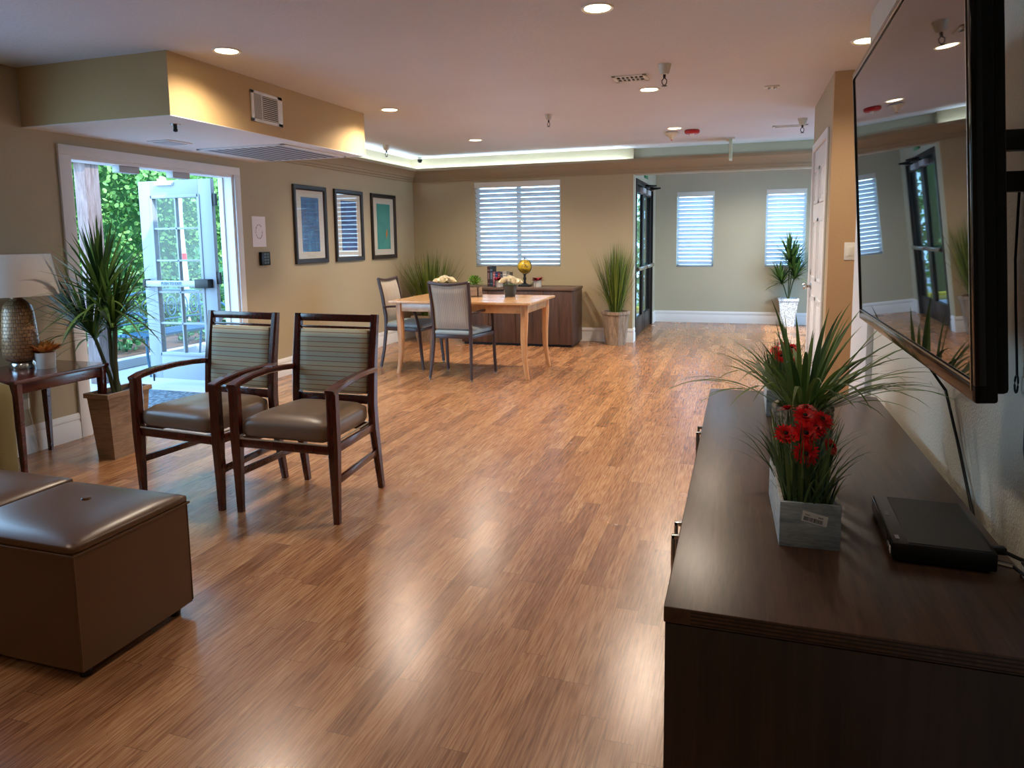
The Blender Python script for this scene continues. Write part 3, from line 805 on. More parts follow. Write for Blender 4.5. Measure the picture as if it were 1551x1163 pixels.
# ------------------------------------------------------------------ armchairs
def make_armchair(label):
    t = thing('armchair', label, 'chair', (0, 0, 0), 0, 'mahogany armchairs')
    W = M['mahogany']
    for s in (-1, 1):
        MB().path_bar([(s * .280, -.250, 0), (s * .280, -.250, .18), (s * .280, -.250, .36), (s * .280, -.250, .655)], .04, .04, ws=[.034, .044, .056, .054], ds=[.034, .044, .056, .054]).build('leg', W, t)
        MB().path_bar([(s * .238, .272, 0), (s * .237, .245, .16), (s * .235, .215, .36), (s * .235, .208, .5), (s * .236, .222, .7), (s * .238, .262, .965)], .036, .05, ws=[.032, .038, .042, .042, .042, .040], ds=[.038, .046, .056, .056, .050, .040]).build('leg', W, t)
        MB().path_bar([(s * .280, -.272, .648), (s * .282, -.22, .662), (s * .283, -.12, .676), (s * .276, 0, .682), (s * .262, .12, .680), (s * .247, .225, .672)], .036, .022, ws=[.056, .055, .050, .045, .038, .032], ds=[.026, .030, .030, .029, .028, .028]).build('armrest', W, t)
        MB().bar((s * .277, -.24, .205), (s * .238, .235, .215), .020, d0=.034, d1=.034, up=(0, 0, 1), bev=.003).build('stretcher', W, t)
    m = MB(); m.bar((-.26, -.250, .362), (.26, -.250, .362), .022, d0=.042, d1=.042, up=(0, 0, 1), bev=.003)
    m.bar((-.225, .215, .362), (.225, .215, .362), .022, d0=.042, d1=.042, up=(0, 0, 1), bev=.003)
    for s in (-1, 1): m.bar((s * .272, -.235, .362), (s * .235, .21, .362), .022, d0=.042, d1=.042, up=(0, 0, 1), bev=.003)
    m.build('seat_frame', W, t)
    tp = lambda y: 1.0 - .075 * (y + 1)
    st = MB().cushion((0, -.028, .440), (.512, .475, .112), .046, .016, taper=tp).build('seat', M['vinyl_brown'], t, sharp=80)
    pts = []
    for (x, y) in ((-.256, .205), (-.258, -.262), (.258, -.262), (.256, .205)):
        k = tp((y + .028) / .2375); pts.append((x * k, y, .388))
    MB().tube(pts, .0045, 6).build('piping', M['piping'], st)
    m = MB(); m.bar((-.235, .258, .944), (.235, .258, .944), .022, d0=.040, d1=.040, up=(0, 0, 1), bev=.004)
    m.build('top_rail', W, t)
    m = MB(); m.bar((-.235, .214, .505), (.235, .214, .505), .026, d0=.045, d1=.045, up=(0, 0, 1), bev=.004)
    m.build('lower_rail', W, t)
    MB().bar((-.235, .252, .893), (.235, .252, .893), .020, d0=.012, d1=.012, up=(0, 0, 1), bev=.002).build('middle_rail', W, t)
    Rx = Matrix.Rotation(R(-6.5), 4, 'X')
    b = MB().cushion((0, .226, .710), (.424, .042, .350), .012, .0, cuts=6, Mx=Rx).build('backrest', M['stripe'], t, sharp=80)
    return t
ac = make_armchair('mahogany armchair with brown vinyl seat and striped back, front one nearer the room middle')
ac.location = (-2.120, 3.12, 0)
ac2 = dup(ac, (-2.766, 3.134, 0), label='mahogany armchair with brown vinyl seat and striped back, behind the ottoman beside the patio door')
ac2.rotation_euler.z = R(-5)

# ------------------------------------------------------------------ ottomans
def make_ottoman(label, loc, sx, sy):
    t = thing('cube_ottoman', label, 'ottoman', loc, 0, 'leather cube ottomans')
    H = .455
    m = MB().cushion((0, 0, (H + .035) / 2 - .01), (sx, sy, H - .055), .008, 0, cuts=3)
    for a in (-1, 1):
        for b2 in (-1, 1): m.tube([(a * (sx / 2 - .003), b2 * (sy / 2 - .003), .045), (a * (sx / 2 - .003), b2 * (sy / 2 - .003), H - .04)], .003, 6)
    b = m.build('body', M['ottoman'], t, sharp=60)
    c = MB().cushion((0, 0, H - .022), (sx + .004, sy + .004, .030), .012, .018, cuts=14).build('top_cushion', M['ottoman'], t, sharp=80)
    hx, hy = sx / 2 + .003, sy / 2 + .003
    MB().tube([(-hx, -hy, H - .038), (hx, -hy, H - .038), (hx, hy, H - .038), (-hx, hy, H - .038), (-hx, -hy, H - .038)], .004, 8).build('piping', M['ottoman'], t)
    MB().lathe([(0, .006), (.012, .005), (.016, .001), (.016, -.004), (0, -.004)][::-1], 18, c=(0.0, .06, H + .0125)).build('button', M['ottoman'], c)
    for a in (-1, 1):
        for b2 in (-1, 1):
            MB().lathe([(0, 0), (.018, 0), (.022, .03), (0, .03)], 14, c=(a * (hx - .05), b2 * (hy - .05), 0)).build('foot', M['black_plastic'], t)
    return t
make_ottoman('brown leather cube ottoman with a top button, nearest the camera', (-2.195, 1.772, 0), .56, .47)
make_ottoman('brown leather cube ottoman at the left edge, pushed against the nearer ottoman', (-2.775, 1.80, 0), .56, .47)

# ------------------------------------------------------------------ side table, lamp, pot
st = thing('side_table', 'dark cherry square side table holding the lamp', 'table', (-4.14, 3.155, 0))
MB().cushion((0, 0, .594), (.56, .63, .026), .008, 0, cuts=3).build('tabletop', M['cherry'], st, sharp=60)
for sx in (-1, 1):
    for sy in (-1, 1):
        MB().path_bar([(sx * .235, sy * .270, 0), (sx * .245, sy * .280, .50), (sx * .245, sy * .280, .582)], .04, .04, ws=[.028, .050, .050], ds=[.028, .050, .050]).build('leg', M['cherry'], st)
m = MB()
for sy in (-1, 1): m.bar((-.23, sy * .285, .552), (.23, sy * .285, .552), .02, d0=.062, d1=.062, up=(0, 0, 1), bev=.002)
for sx in (-1, 1): m.bar((sx * .25, -.265, .552), (sx * .25, .265, .552), .02, d0=.062, d1=.062, up=(0, 0, 1), bev=.002)
m.build('apron', M['cherry'], st)
def weave_mat():
    t = NT('woven_champagne_ceramic')
    tc = t.n('ShaderNodeTexCoord'); sp = t.n('ShaderNodeSeparateXYZ'); t.link(tc.outputs['Object'], sp.inputs[0])
    an = t.math('ARCTAN2', sp.outputs[1], sp.outputs[0])
    cb = t.n('ShaderNodeCombineXYZ'); t.link(t.math('MULTIPLY', an, .1), cb.inputs[0]); t.link(sp.outputs[2], cb.inputs[1])
    br = t.n('ShaderNodeTexBrick'); br.inputs['Scale'].default_value = 19; br.inputs['Mortar Size'].default_value = .045; br.inputs['Row Height'].default_value = .42; br.inputs['Mortar Smooth'].default_value = .6
    t.link(cb.outputs[0], br.inputs['Vector'])
    br.inputs['Color1'].default_value = lin((178, 138, 98)); br.inputs['Color2'].default_value = lin((150, 112, 78)); br.inputs['Mortar'].default_value = lin((112, 86, 66))
    inv = t.math('SUBTRACT', 1.0, br.outputs['Fac'])
    t.bsdf(br.outputs['Color'], .3, .1, .5, bump=inv, bstr=.8, bdist=.004)
    return t.m
lp = thing('table_lamp', 'table lamp with woven champagne body and tapered white shade', 'lamp', (-4.215, 3.165, .607))
MB().lathe([(0, 0), (.070, 0), (.072, .012), (.066, .035), (.058, .045), (0, .046)], 36).build('base', M['chrome'], lp)
MB().lathe([(.050, .045), (.080, .055), (.098, .085), (.100, .12), (.096, .20), (.090, .28), (.084, .35), (.074, .39), (.050, .415), (.034, .43), (.036, .445), (.052, .455), (.050, .46), (.0, .458)], 40).build('body', weave_mat(), lp, sharp=70)
MB().lathe([(0, .45), (.018, .455), (.018, .52), (0, .52)], 16).build('neck', M['chrome'], lp)
def shade_mat():
    t = NT('white_linen_shade'); v = t.coords(); f = t.noise(v, 260, 3)
    d = t.n('ShaderNodeBsdfDiffuse'); d.inputs[0].default_value = lin((222, 212, 204)); tl = t.n('ShaderNodeBsdfTranslucent'); tl.inputs[0].default_value = lin((226, 222, 220))
    mx = t.n('ShaderNodeMixShader'); mx.inputs[0].default_value = .4; t.link(d.outputs[0], mx.inputs[1]); t.link(tl.outputs[0], mx.inputs[2]); t.link(mx.outputs[0], t.out.inputs[0])
    return t.m
sh = MB(); sh.lathe([(.236, .452), (.196, .700), (.194, .700), (.234, .452), (.236, .452)], 48)
sho = sh.build('lamp_shade', shade_mat(), lp, sharp=60)
m = MB(); m.tube([(-.196, 0, .69), (.196, 0, .69)], .002, 6); m.tube([(0, -.196, .69), (0, .196, .69)], .002, 6); m.tube([(0, 0, .52), (0, 0, .69)], .003, 6)
m.build('shade_spider', M['chrome'], sho)
fp = thing('flower_pot', 'small white pot of dried orange blossom beside the lamp', 'plant pot', (-4.085, 3.215, .607))
MB().lathe([(0, 0), (.050, 0), (.052, .01), (.056, .098), (.050, .098), (.048, .08), (0, .078)], 30).build('pot', M['terracotta_white'], fp)
m = MB()
for i in range(150):
    a = random.uniform(0, 2 * PI); e = random.uniform(.15, 1.1)
    d = Vector((math.cos(a), math.sin(a), .25 + math.tan(e * .8) * .8))
    m.blade((.02 * math.cos(a), .02 * math.sin(a), .095), d, random.uniform(.05, .105), .022, .35, 4, random.random())
m.build('flower', M['orange_petal'], fp)
tb = thing('lamp_cord', 'pale lamp cord hanging behind the side table', 'cord', (-4.42, 3.30, 0))
MB().tube([(0.02, 0, .58), (.015, .03, .45), (.02, .01, .33), (.01, .04, .2), (.01, .07, .03)], .003, 6).bb(-.018, .012, -.02, .035, .30, .37, .004).build('cord', M['cream_plastic'], tb)

# ------------------------------------------------------------------ sofa end (mostly outside the frame)
so = thing('sofa', 'olive woven sofa, its arm end at the left edge of the photo', 'sofa', (-4.09, 1.95, 0))
MB().bb(-.31, .29, -1.0, .80, .05, .30, .02).build('base', M['sofa'], so)
MB().cushion((.0, .77, .33), (.60, .15, .58), .05, .0, cuts=6).build('armrest', M['sofa'], so, sharp=80)
MB().cushion((.0, -.96, .33), (.60, .15, .58), .05, .0, cuts=6).build('armrest', M['sofa'], so, sharp=80)
MB().cushion((.03, -.1, .38), (.56, 1.55, .17), .05, .02, cuts=8).build('seat_cushion', M['sofa'], so, sharp=80)
MB().cushion((-.23, -.1, .58), (.15, 1.60, .50), .05, .02, cuts=8).build('backrest', M['sofa'], so, sharp=80)

# ------------------------------------------------------------------ dining set
dt = thing('dining_table', 'long honey oak dining table with curved tapered legs', 'table', (-2.655, 6.875, 0))
MB().cushion((0, 0, .745), (1.50, .95, .026), .006, 0, cuts=3).build('tabletop', M['oak'], dt, sharp=60)
for sx in (-1, 1):
    for sy in (-1, 1):
        ox = sx * .665; oy = sy * .385
        MB().path_bar([(ox + sx * .03, oy + sy * .012, 0), (ox + sx * .015, oy + sy * .006, .08), (ox - sx * .004, oy, .22), (ox - sx * .008, oy, .40), (ox, oy, .60), (ox, oy, .732)], .06, .06,
                      ws=[.036, .040, .050, .062, .068, .068], ds=[.036, .040, .050, .062, .068, .068]).build('leg', M['oak_leg'], dt)
m = MB()
for sy in (-1, 1): m.bb(-.64, .64, sy * .395 - .011, sy * .395 + .011, .645, .732, .002)
for sx in (-1, 1): m.bb(sx * .675 - .011, sx * .675 + .011, -.36, .36, .645, .732, .002)
m.build('apron', M['oak'], dt)

def make_dining_chair(label):
    t = thing('dining_chair', label, 'chair', (0, 0, 0), 0, 'upholstered dining armchairs')
    F = M['espresso']
    for s in (-1, 1):
        MB().path_bar([(s * .222, -.02, .015), (s * .206, .015, .2), (s * .196, .04, .42), (s * .196, .04, .55), (s * .202, .01, .78), (s * .208, -.03, .962)], .026, .036, ws=[.024, .026, .028, .028, .026, .024], ds=[.028, .032, .036, .036, .034, .030]).build('leg', F, t)
        MB().path_bar([(s * .268, .500, .015), (s * .266, .480, .2), (s * .264, .462, .44)], .028, .030).build('leg', F, t)
        MB().path_bar([(s * .205, .03, .655), (s * .245, .12, .668), (s * .270, .24, .674), (s * .276, .34, .668), (s * .274, .40, .645), (s * .270, .425, .60), (s * .266, .445, .52), (s * .264, .460, .43)], .030, .022, ws=[.026, .034, .042, .042, .036, .030, .028, .028], ds=[.022] * 8).build('armrest', F, t)
        m = MB()
        for (x, y) in ((s * .222, -.02), (s * .268, .500)): m.lathe([(0, 0), (.013, 0), (.014, .004), (.009, .008), (.009, .03), (0, .03)], 12, c=(x, y, 0))
        m.build('foot_glide', M['chrome'], t)
    m = MB(); m.bar((-.2, .045, .425), (.2, .045, .425), .024, d0=.036, d1=.036, up=(0, 0, 1), bev=.003); m.bar((-.262, .462, .425), (.262, .462, .425), .024, d0=.036, d1=.036, up=(0, 0, 1), bev=.003)
    for s in (-1, 1): m.bar((s * .198, .04, .425), (s * .262, .46, .425), .024, d0=.036, d1=.036, up=(0, 0, 1), bev=.003)
    m.build('seat_frame', F, t)
    MB().cushion((0, .262, .462), (.46, .47, .05), .024, .022, taper=lambda y: 1.0 + .10 * y).build('seat', M['vinyl_blue'], t, sharp=80)
    # dipped top rail and padded back
    n = 10
    MB().path_bar([(-.208 + .416 * i / n, -.028 - .012 * math.sin(PI * i / n), .957 - .020 * math.sin(PI * i / n)) for i in range(n + 1)], .028, .030, up=(0, 0, 1)).build('top_rail', F, t)
    m = MB(); nu, nv = 12, 10
    vs = []; fs = []
    for side in (0, 1):
        for j in range(nv + 1):
            for i in range(nu + 1):
                u = i / nu; w = j / nv
                z = .50 + w * (.438 - .020 * math.sin(PI * u)); hw = .186 + .010 * w
                y = .045 - .075 * w * w - .010 * math.sin(PI * u) * w
                edge = min(1, 6 * min(u, 1 - u), 6 * min(w, 1 - w))
                y += (-.020 if side == 0 else .020) * (edge ** .5) * (1 if edge > 0 else 0)
                vs.append((-hw + 2 * hw * u, y, z))
    st_ = nu + 1; o2 = (nv + 1) * st_
    for j in range(nv):
        for i in range(nu):
            a = j * st_ + i; fs.append((a, a + 1, a + 1 + st_, a + st_)); fs.append((o2 + a + st_, o2 + a + 1 + st_, o2 + a + 1, o2 + a))
    m.add(vs, fs).build('backrest', M['back_grey'], t, sharp=80)
    return t
dc = make_dining_chair('dining armchair seen from behind, grey striped back, at the near side of the oak table')
dc.location = (-2.672, 6.27, 0); dc.rotation_euler.z = R(-2)
dup(dc, (-3.665, 6.95, 0), R(-90), label='dining armchair at the left end of the oak table, tan back, facing right')

# buffet against the back wall
bf = thing('buffet_cabinet', 'low dark walnut buffet cabinet under the wide blind', 'cabinet', (-2.745, 8.835, 0))
MB().bb(-.755, .755, -.285, .285, .712, .743, .004).build('top', M['buffet_top'], bf)
MB().bb(-.745, .745, -.255, .275, .03, .712, .002).build('carcass', M['buffet'], bf)
MB().bb(-.72, .72, -.235, .26, 0, .03).build('plinth', M['black_plastic'], bf)
for k in range(4):
    x0 = -.742 + k * .371
    MB().bb(x0 + .002, x0 + .369, -.275, -.256, .035, .705, .002).build('door', M['buffet'], bf)

def petal_ball(m, c, r, n, w, tint=(0, 1), up=.3, zs=.6):
    for i in range(n):
        a = random.uniform(0, 2 * PI); z = random.uniform(-.2, 1)
        d = Vector((math.cos(a) * math.sqrt(max(0, 1 - z * z)), math.sin(a) * math.sqrt(max(0, 1 - z * z)), z * zs + up * .2))
        p = Vector(c) + d * r * .45
        m.blade(p, d, r * .65, w, .9, 4, random.uniform(*tint), base=.6)
def rose(m, c, r, nrm, n_rings=4):
    """layered cupped petals around an axis"""
    nrm = Vector(nrm).normalized(); a = nrm.cross(Vector((0, 0, 1)));
    if a.length < .01: a = Vector((1, 0, 0))
    a.normalize(); b = nrm.cross(a); c = Vector(c)
    for k in range(n_rings):
        rr = r * (0.25 + .75 * (k + 1) / n_rings); cnt = 4 + k * 2; op = .25 + .9 * k / n_rings
        for q in range(cnt):
            t0 = 2 * PI * q / cnt + k * .6; half = PI / cnt * 1.35
            vs = []; fs = []
            for j in range(4):
                h = j / 3
                rad = rr * (.35 + .65 * h ** .7 * (.6 + .4 * op)); ht = r * .9 * (h * (1.05 - .42 * op) - .25 * max(0, h - .7) * op * 2)
                for i in range(4):
                    th_ = t0 + half * (i / 3 * 2 - 1) * (1 - .35 * h * h)
                    vs.append(c + (a * math.cos(th_) + b * math.sin(th_)) * rad + nrm * ht)
            for j in range(3):
                for i in range(3):
                    u = j * 4 + i; fs.append((u, u + 1, u + 5, u + 4))
            m.add(vs, fs, .35 + .65 * k / n_rings + random.uniform(-.1, .1))
def white_flower_vase(label, loc):
    t = thing('flower_vase', label, 'vase', loc, 0, 'dark vases of cream roses')
    MB().lathe([(0, 0), (.050, 0), (.054, .006), (.066, .06), (.076, .118), (.080, .122), (.070, .124), (.062, .10), (0, .095)], 32).build('vase', M['charcoal_vase'], t)
    for k, (x, y, z, r) in enumerate(((-.055, -.03, .155, .058), (.05, -.045, .155, .06), (.0, .05, .16, .055), (-.075, .045, .15, .05), (.08, .03, .15, .05), (0, -.005, .178, .055))):
        m = MB(); rose(m, (x, y, z), r, (x * 6, y * 6 - .1, .9)); m.build('flower', M['white_petal'], t)
    m = MB()
    for i in range(14):
        a = i * .45; m.blade((.03 * math.cos(a), .03 * math.sin(a), .11), (math.cos(a), math.sin(a), .35), .09, .03, .6, 4, .3)
    m.build('leaf', M['herb'], t)
    return t
wv = white_flower_vase('dark vase of cream roses near the right side of the oak table', (-2.326, 7.08, .758))
dup(wv, (-3.08, 7.10, .758), 1.1, label='dark vase of cream roses mostly hidden behind the near dining chair')
def herb_box(label, loc):
    t = thing('potted_herb', label, 'plant', loc)
    m = MB(); w = .066; m.bb(-w, w, -w, -w + .01, 0, .10, .001); m.bb(-w, w, w - .01, w, 0, .10, .001); m.bb(-w, -w + .01, -w, w, 0, .10, .001); m.bb(w - .01, w, -w, w, 0, .10, .001); m.bb(-w, w, -w, w, 0, .008)
    m.build('planter_box', M['planter_tan'], t)
    MB().bb(-w + .01, w - .01, -w + .01, w - .01, .008, .088).build('soil', M['soil'], t, smooth=False)
    m = MB()
    for i in range(260):
        a = random.uniform(0, 2 * PI); e = random.uniform(0, 1.4); r = .085 * random.random() ** .4
        d = Vector((math.cos(a) * math.cos(e), math.sin(a) * math.cos(e), math.sin(e)))
        m.blade(Vector((0, 0, .12)) + Vector((d.x * r, d.y * r, d.z * r * 1.0)), d + Vector((0, 0, .2)), .034, .018, .6, 3, random.random())
    m.build('foliage', M['herb'], t)
    return t
herb_box('bushy green herb in a small wooden box on the oak table', (-2.72, 7.06, .758))
def small_red_pot(label, loc):
    t = thing('flower_pot', label, 'plant pot', loc, 0, 'white pots of dark red flowers')
    MB().lathe([(0, 0), (.046, 0), (.050, .02), (.052, .088), (.046, .088), (.044, .07), (0, .068)], 26).build('pot', M['terracotta_white'], t)
    m = MB()
    for i in range(130):
        a = random.uniform(0, 2 * PI)
        m.blade((.015 * math.cos(a), .015 * math.sin(a), .085), (math.cos(a), math.sin(a), random.uniform(.05, .8)), random.uniform(.06, .105), .020, .7, 4, random.random())
    m.build('flower', M['dark_red_petal'], t)
    return t
rp = small_red_pot('white pot of dark red flowers in front of the books on the buffet', (-3.02, 8.74, .743))
dup(rp, (-2.51, 8.78, .743), .8, label='white pot of dark red flowers right of the globe on the buffet')
gl = thing('desk_globe', 'yellow desk globe on a black stand below the blind', 'globe', (-2.71, 8.87, .743))
def globe_mat():
    t = NT('antique_yellow_globe'); v = t.coords(); f = t.noise(v, 16, 5, .6)
    t.bsdf(t.ramp(f, [(.48, lin((206, 176, 44))), (.54, lin((158, 128, 40))), (.62, lin((120, 92, 38)))]), .3)
    return t.m
g_ = MB().lathe([(.092 * math.sin(PI * k / 18) + (0 if 0 < k < 18 else 0), .262 - .092 * math.cos(PI * k / 18)) for k in range(19)], 32).build('sphere', globe_mat(), gl, sharp=180)
m = MB(); m.tube([(.100 * math.sin(a_) * .92, 0, .262 - .100 * math.cos(a_)) for a_ in [PI * k / 16 - .3 for k in range(0, 19)]], .004, 8)
m.build('meridian_arm', M['black_metal'], gl)
MB().lathe([(0, .025), (.06, .025), (.02, .045), (.014, .08), (.024, .10), (.014, .13), (.02, .165), (0, .17)], 20).box((0, 0, .0125), (.15, .12, .025), .004).build('stand', M['black_metal'], gl)
MB().tube([(0, 0, .35), (0, 0, .375)], .006, 8).build('finial', M['black_metal'], gl)
bks = [(.035, .262, (58, 30, 30), 'tall dark maroon'), (.040, .266, (28, 48, 66), 'tall dark teal'), (.030, .190, (150, 88, 92), 'dusty pink'), (.034, .192, (26, 44, 92), 'dark blue'),
       (.028, .180, (120, 40, 44), 'dull red'), (.034, .190, (34, 46, 60), 'slate blue'), (.055, .196, (150, 150, 144), 'grey'), (.040, .186, (120, 116, 108), 'taupe')]
bx = -3.215
for k, (w, h, c, cn) in enumerate(bks):
    b = thing('book', '%s book standing in the row on the buffet' % cn, 'book', (bx + w / 2, 8.90, .743), 0, 'books on the buffet')
    cm = plain('book_cover_%d' % k, c, .5, noise=.05)
    m = MB(); m.bb(-w / 2, -w / 2 + .003, -.07, .07, 0, h); m.bb(w / 2 - .003, w / 2, -.07, .07, 0, h); m.bb(-w / 2, w / 2, -.073, -.070, 0, h, .001)
    m.build('cover', cm, b, smooth=False)
    MB().bb(-w / 2 + .003, w / 2 - .003, -.070, .066, .003, h - .004).build('pages', plain('book_pages', (214, 206, 188), .9) if 'book_pages' not in bpy.data.materials else bpy.data.materials['book_pages'], b, smooth=False)
    m = MB()
    m.bb(-w / 2 + .004, w / 2 - .004, -.0738, -.073, h * .78, h * .84); m.bb(-w / 2 + .007, w / 2 - .007, -.0738, -.073, h * .35, h * .68); m.bb(-w / 2 + .004, w / 2 - .004, -.0738, -.073, h * .12, h * .16)
    m.build('spine_band', plain('spine_band_%d' % k, tuple(min(255, q + 70) for q in c), .5), b, smooth=False)
    bx += w + .002

# ------------------------------------------------------------------ grasses and dracaenas
def grass(m, c, r, n, l0, l1, w, spread, droop, tint=(0, 1), seg=7, power=1.0):
    for i in range(n):
        a = random.uniform(0, 2 * PI); q = random.random() ** power
        rr = r * math.sqrt(random.random())
        d = Vector((math.cos(a) * spread * q, math.sin(a) * spread * q, 1.0))
        m.blade((c[0] + rr * math.cos(a), c[1] + rr * math.sin(a), c[2]), d, random.uniform(l0, l1), w * random.uniform(.7, 1.2), droop * (.3 + 1.2 * q), seg, random.uniform(*tint))
def tapered_pot(name, mat, parent, b, t_, h, sides=4, rot=PI / 4, lip=.012, sy=1.0):
    k = 1 / math.cos(PI / sides)
    prof = [(0, 0), (b * k, 0), (t_ * k, h - .035), (t_ * k + lip, h - .035), (t_ * k + lip, h), (t_ * k - .018, h), (t_ * k - .03, h - .04), (0, h - .04)]
    m = MB(); m.lathe(prof, sides, rot0=rot)
    if sy != 1.0: m.v = [(x, y * sy, z) for x, y, z in m.v]
    o = m.build(name, mat, parent, sharp=20)
    return o
def tall_grass_planter(label, loc, rz=0, lean=0):
    t = thing('potted_grass', label, 'potted plant', loc, rz, 'tall grasses in wooden planters')
    tapered_pot('planter', M['planter_wood'], t, .122, .165, .43, sides=8, rot=PI / 8)
    m = MB(); grass(m, (0, 0, .40), .075, 260, .55, .95, .010, .42, .16, power=1.3)
    grass(m, (0, 0, .40), .07, 34, .55, .80, .008, .95, 1.5)
    for v_ in range(len(m.v)):
        x, y, z = m.v[v_]; m.v[v_] = (x, min(y, .165), z)
    m.build('foliage', M['grass'], t)
    return t
tg = tall_grass_planter('tall green grass in a weathered wood planter beside the buffet and exit doors', (-1.53, 8.975, 0))
tg2 = thing('potted_grass', 'wide tall grass in the left corner behind the oak table', 'potted plant', (-4.0, 8.72, 0), 0, 'tall grasses in wooden planters')
tapered_pot('planter', M['planter_wood'], tg2, .14, .19, .36, sides=4)
m = MB(); grass(m, (0, 0, .33), .11, 420, .55, .95, .011, .62, .25, power=.9)
m.v = [(max(x, -.42), min(y, .44), z) for x, y, z in m.v]
m.build('foliage', M['grass'], tg2)

def crown(m, c, n, l0, l1, w, axis=(0, 0, 1), spread=1.3, droop=.9):
    ax = Vector(axis).normalized(); a1 = ax.cross(Vector((0, 1, 0.01))).normalized(); a2 = ax.cross(a1)
    for i in range(n):
        a = i * 2.39996; q = (i + .5) / n
        e = q * spread
        d = ax * math.cos(e) + (a1 * math.cos(a) + a2 * math.sin(a)) * math.sin(e)
        m.blade(Vector(c) - ax * (q * .10), d, random.uniform(l0, l1), w * random.uniform(.8, 1.15), droop * (.25 + q), 8, random.uniform(0, 1), base=.75)
def side(k): return Vector((k * .951, k * .310, 0))
random.seed(77)
dl = thing('potted_dracaena', 'large spiky dracaena in a tan tapered planter by the open patio door', 'potted plant', (-3.83, 3.485, 0))
m = MB(); prof = [((-.065, -.12, 0), (.070, -.12, 0), (.070, .13, 0), (-.065, .13, 0)), ((-.088, -.15, .405), (.088, -.15, .405), (.088, .17, .405), (-.088, .17, .405))]
vs = list(prof[0]) + list(prof[1]); fs = [(3, 2, 1, 0), (0, 1, 5, 4), (1, 2, 6, 5), (2, 3, 7, 6), (3, 0, 4, 7)]
m.add(vs, fs)
m.bb(-.100, .100, -.165, -.145, .40, .43, .002); m.bb(-.100, .100, .165, .185, .40, .43, .002); m.bb(-.100, -.080, -.15, .17, .40, .43, .002); m.bb(.080, .100, -.15, .17, .40, .43, .002)
m.build('planter', M['planter_tan'], dl, sharp=20)
MB().bb(-.08, .08, -.145, .165, .36, .405).build('soil', M['soil'], dl, smooth=False)
for pts, r0 in (([(.0, 0, .39), side(.0) + Vector((0, 0, .62)), side(.02) + Vector((0, 0, .85))], .018), ([(.01, .02, .39), side(-.02) + Vector((0, 0, .60)), side(-.02) + Vector((0, 0, .95)), side(-.06) + Vector((0, 0, 1.08))], .014),
                ([(.0, -.02, .39), side(-.04) + Vector((0, 0, .52)), side(-.11) + Vector((0, 0, .75)), side(-.16) + Vector((0, 0, .84))], .014)):
    MB().tube(pts, [r0 * (1 - .12 * i) for i in range(len(pts))], 8).build('stem', M['stem'], dl)
m = MB(); crown(m, side(-.05) + Vector((0, 0, 1.06)), 130, .36, .52, .021, (0.02, 0, 1), 1.75, .9)
m.v = [(max(x, -.56), y, z) for x, y, z in m.v]
m.build('leaf_crown', M['dracaena'], dl)
m = MB(); crown(m, side(-.17) + Vector((0, 0, .84)), 66, .34, .52, .020, side(-.7) + Vector((0, 0, 1)), 1.3, .7)
m.v = [(max(x, -.58), y, z) for x, y, z in m.v]
m.build('leaf_crown', M['dracaena'], dl)
m = MB(); crown(m, side(.03) + Vector((0, 0, .90)), 86, .32, .46, .020, side(.35) + Vector((0, 0, 1)), 1.3, .7)
m.build('leaf_crown', M['dracaena'], dl)

def lattice_mat():
    t = NT('white_woven_planter'); v = t.coords((1, 1, 1))
    vo = t.n('ShaderNodeTexVoronoi', feature='F1'); vo.inputs['Scale'].default_value = 55; t.link(v, vo.inputs['Vector'])
    c = t.ramp(vo.outputs['Distance'], [(.2, lin((120, 128, 132))), (.45, lin((214, 220, 222)))])
    t.bsdf(c, .6, bump=vo.outputs['Distance'], bstr=.4, bdist=.004); return t.m
dw = thing('potted_dracaena', 'slim dracaena in a white woven planter beneath the far right blind', 'potted plant', (.665, 11.40, 0))
tapered_pot('planter', lattice_mat(), dw, .088, .135, .425)
MB().bb(-.11, .11, -.11, .11, .36, .395).build('soil', M['soil'], dw, smooth=False)
for dx, dz, l in ((-.12, .72, .34), (.0, 1.06, .42), (.10, .80, .36), (.06, .95, .42)):
    MB().tube([(0, 0, .38), (dx * .5, 0, .38 + (dz - .38) * .6), (dx, 0, dz)], .010, 6).build('stem', M['stem'], dw)
    m = MB(); crown(m, (dx, 0, dz), 52, l * .7, l, .030, (dx * 2.5, 0, 1), 1.35, .8); m.v = [(x, min(y, .18), z) for x, y, z in m.v]
    m.build('leaf_crown', M['dracaena'], dw)

# ------------------------------------------------------------------ television credenza
TX0, TX1, TY0, TY1, TZ = -.128, .567, 1.304, 3.352, .660
cz = thing('media_cabinet', 'long dark walnut media cabinet under the television', 'cabinet', ((TX0 + TX1) / 2, (TY0 + TY1) / 2, 0))
hw = (TX1 - TX0) / 2; hl = (TY1 - TY0) / 2
MB().bb(-hw, hw, -hl, hl, TZ - .032, TZ, .0025).build('top', M['walnut_x'], cz)
m = MB()
for k in range(4): m.bb(-hw + .05, hw, -hl - .0006, -hl + .002, TZ - .029 + k * .0075, TZ - .0265 + k * .0075)
m.build('edge_band', plain('dark_edge_band', (26, 18, 15), .5), cz, smooth=False)
MB().bb(-hw + .022, hw - .005, -hl + .004, hl - .004, .0, TZ - .034, .001).build('carcass', M['walnut_z'], cz)
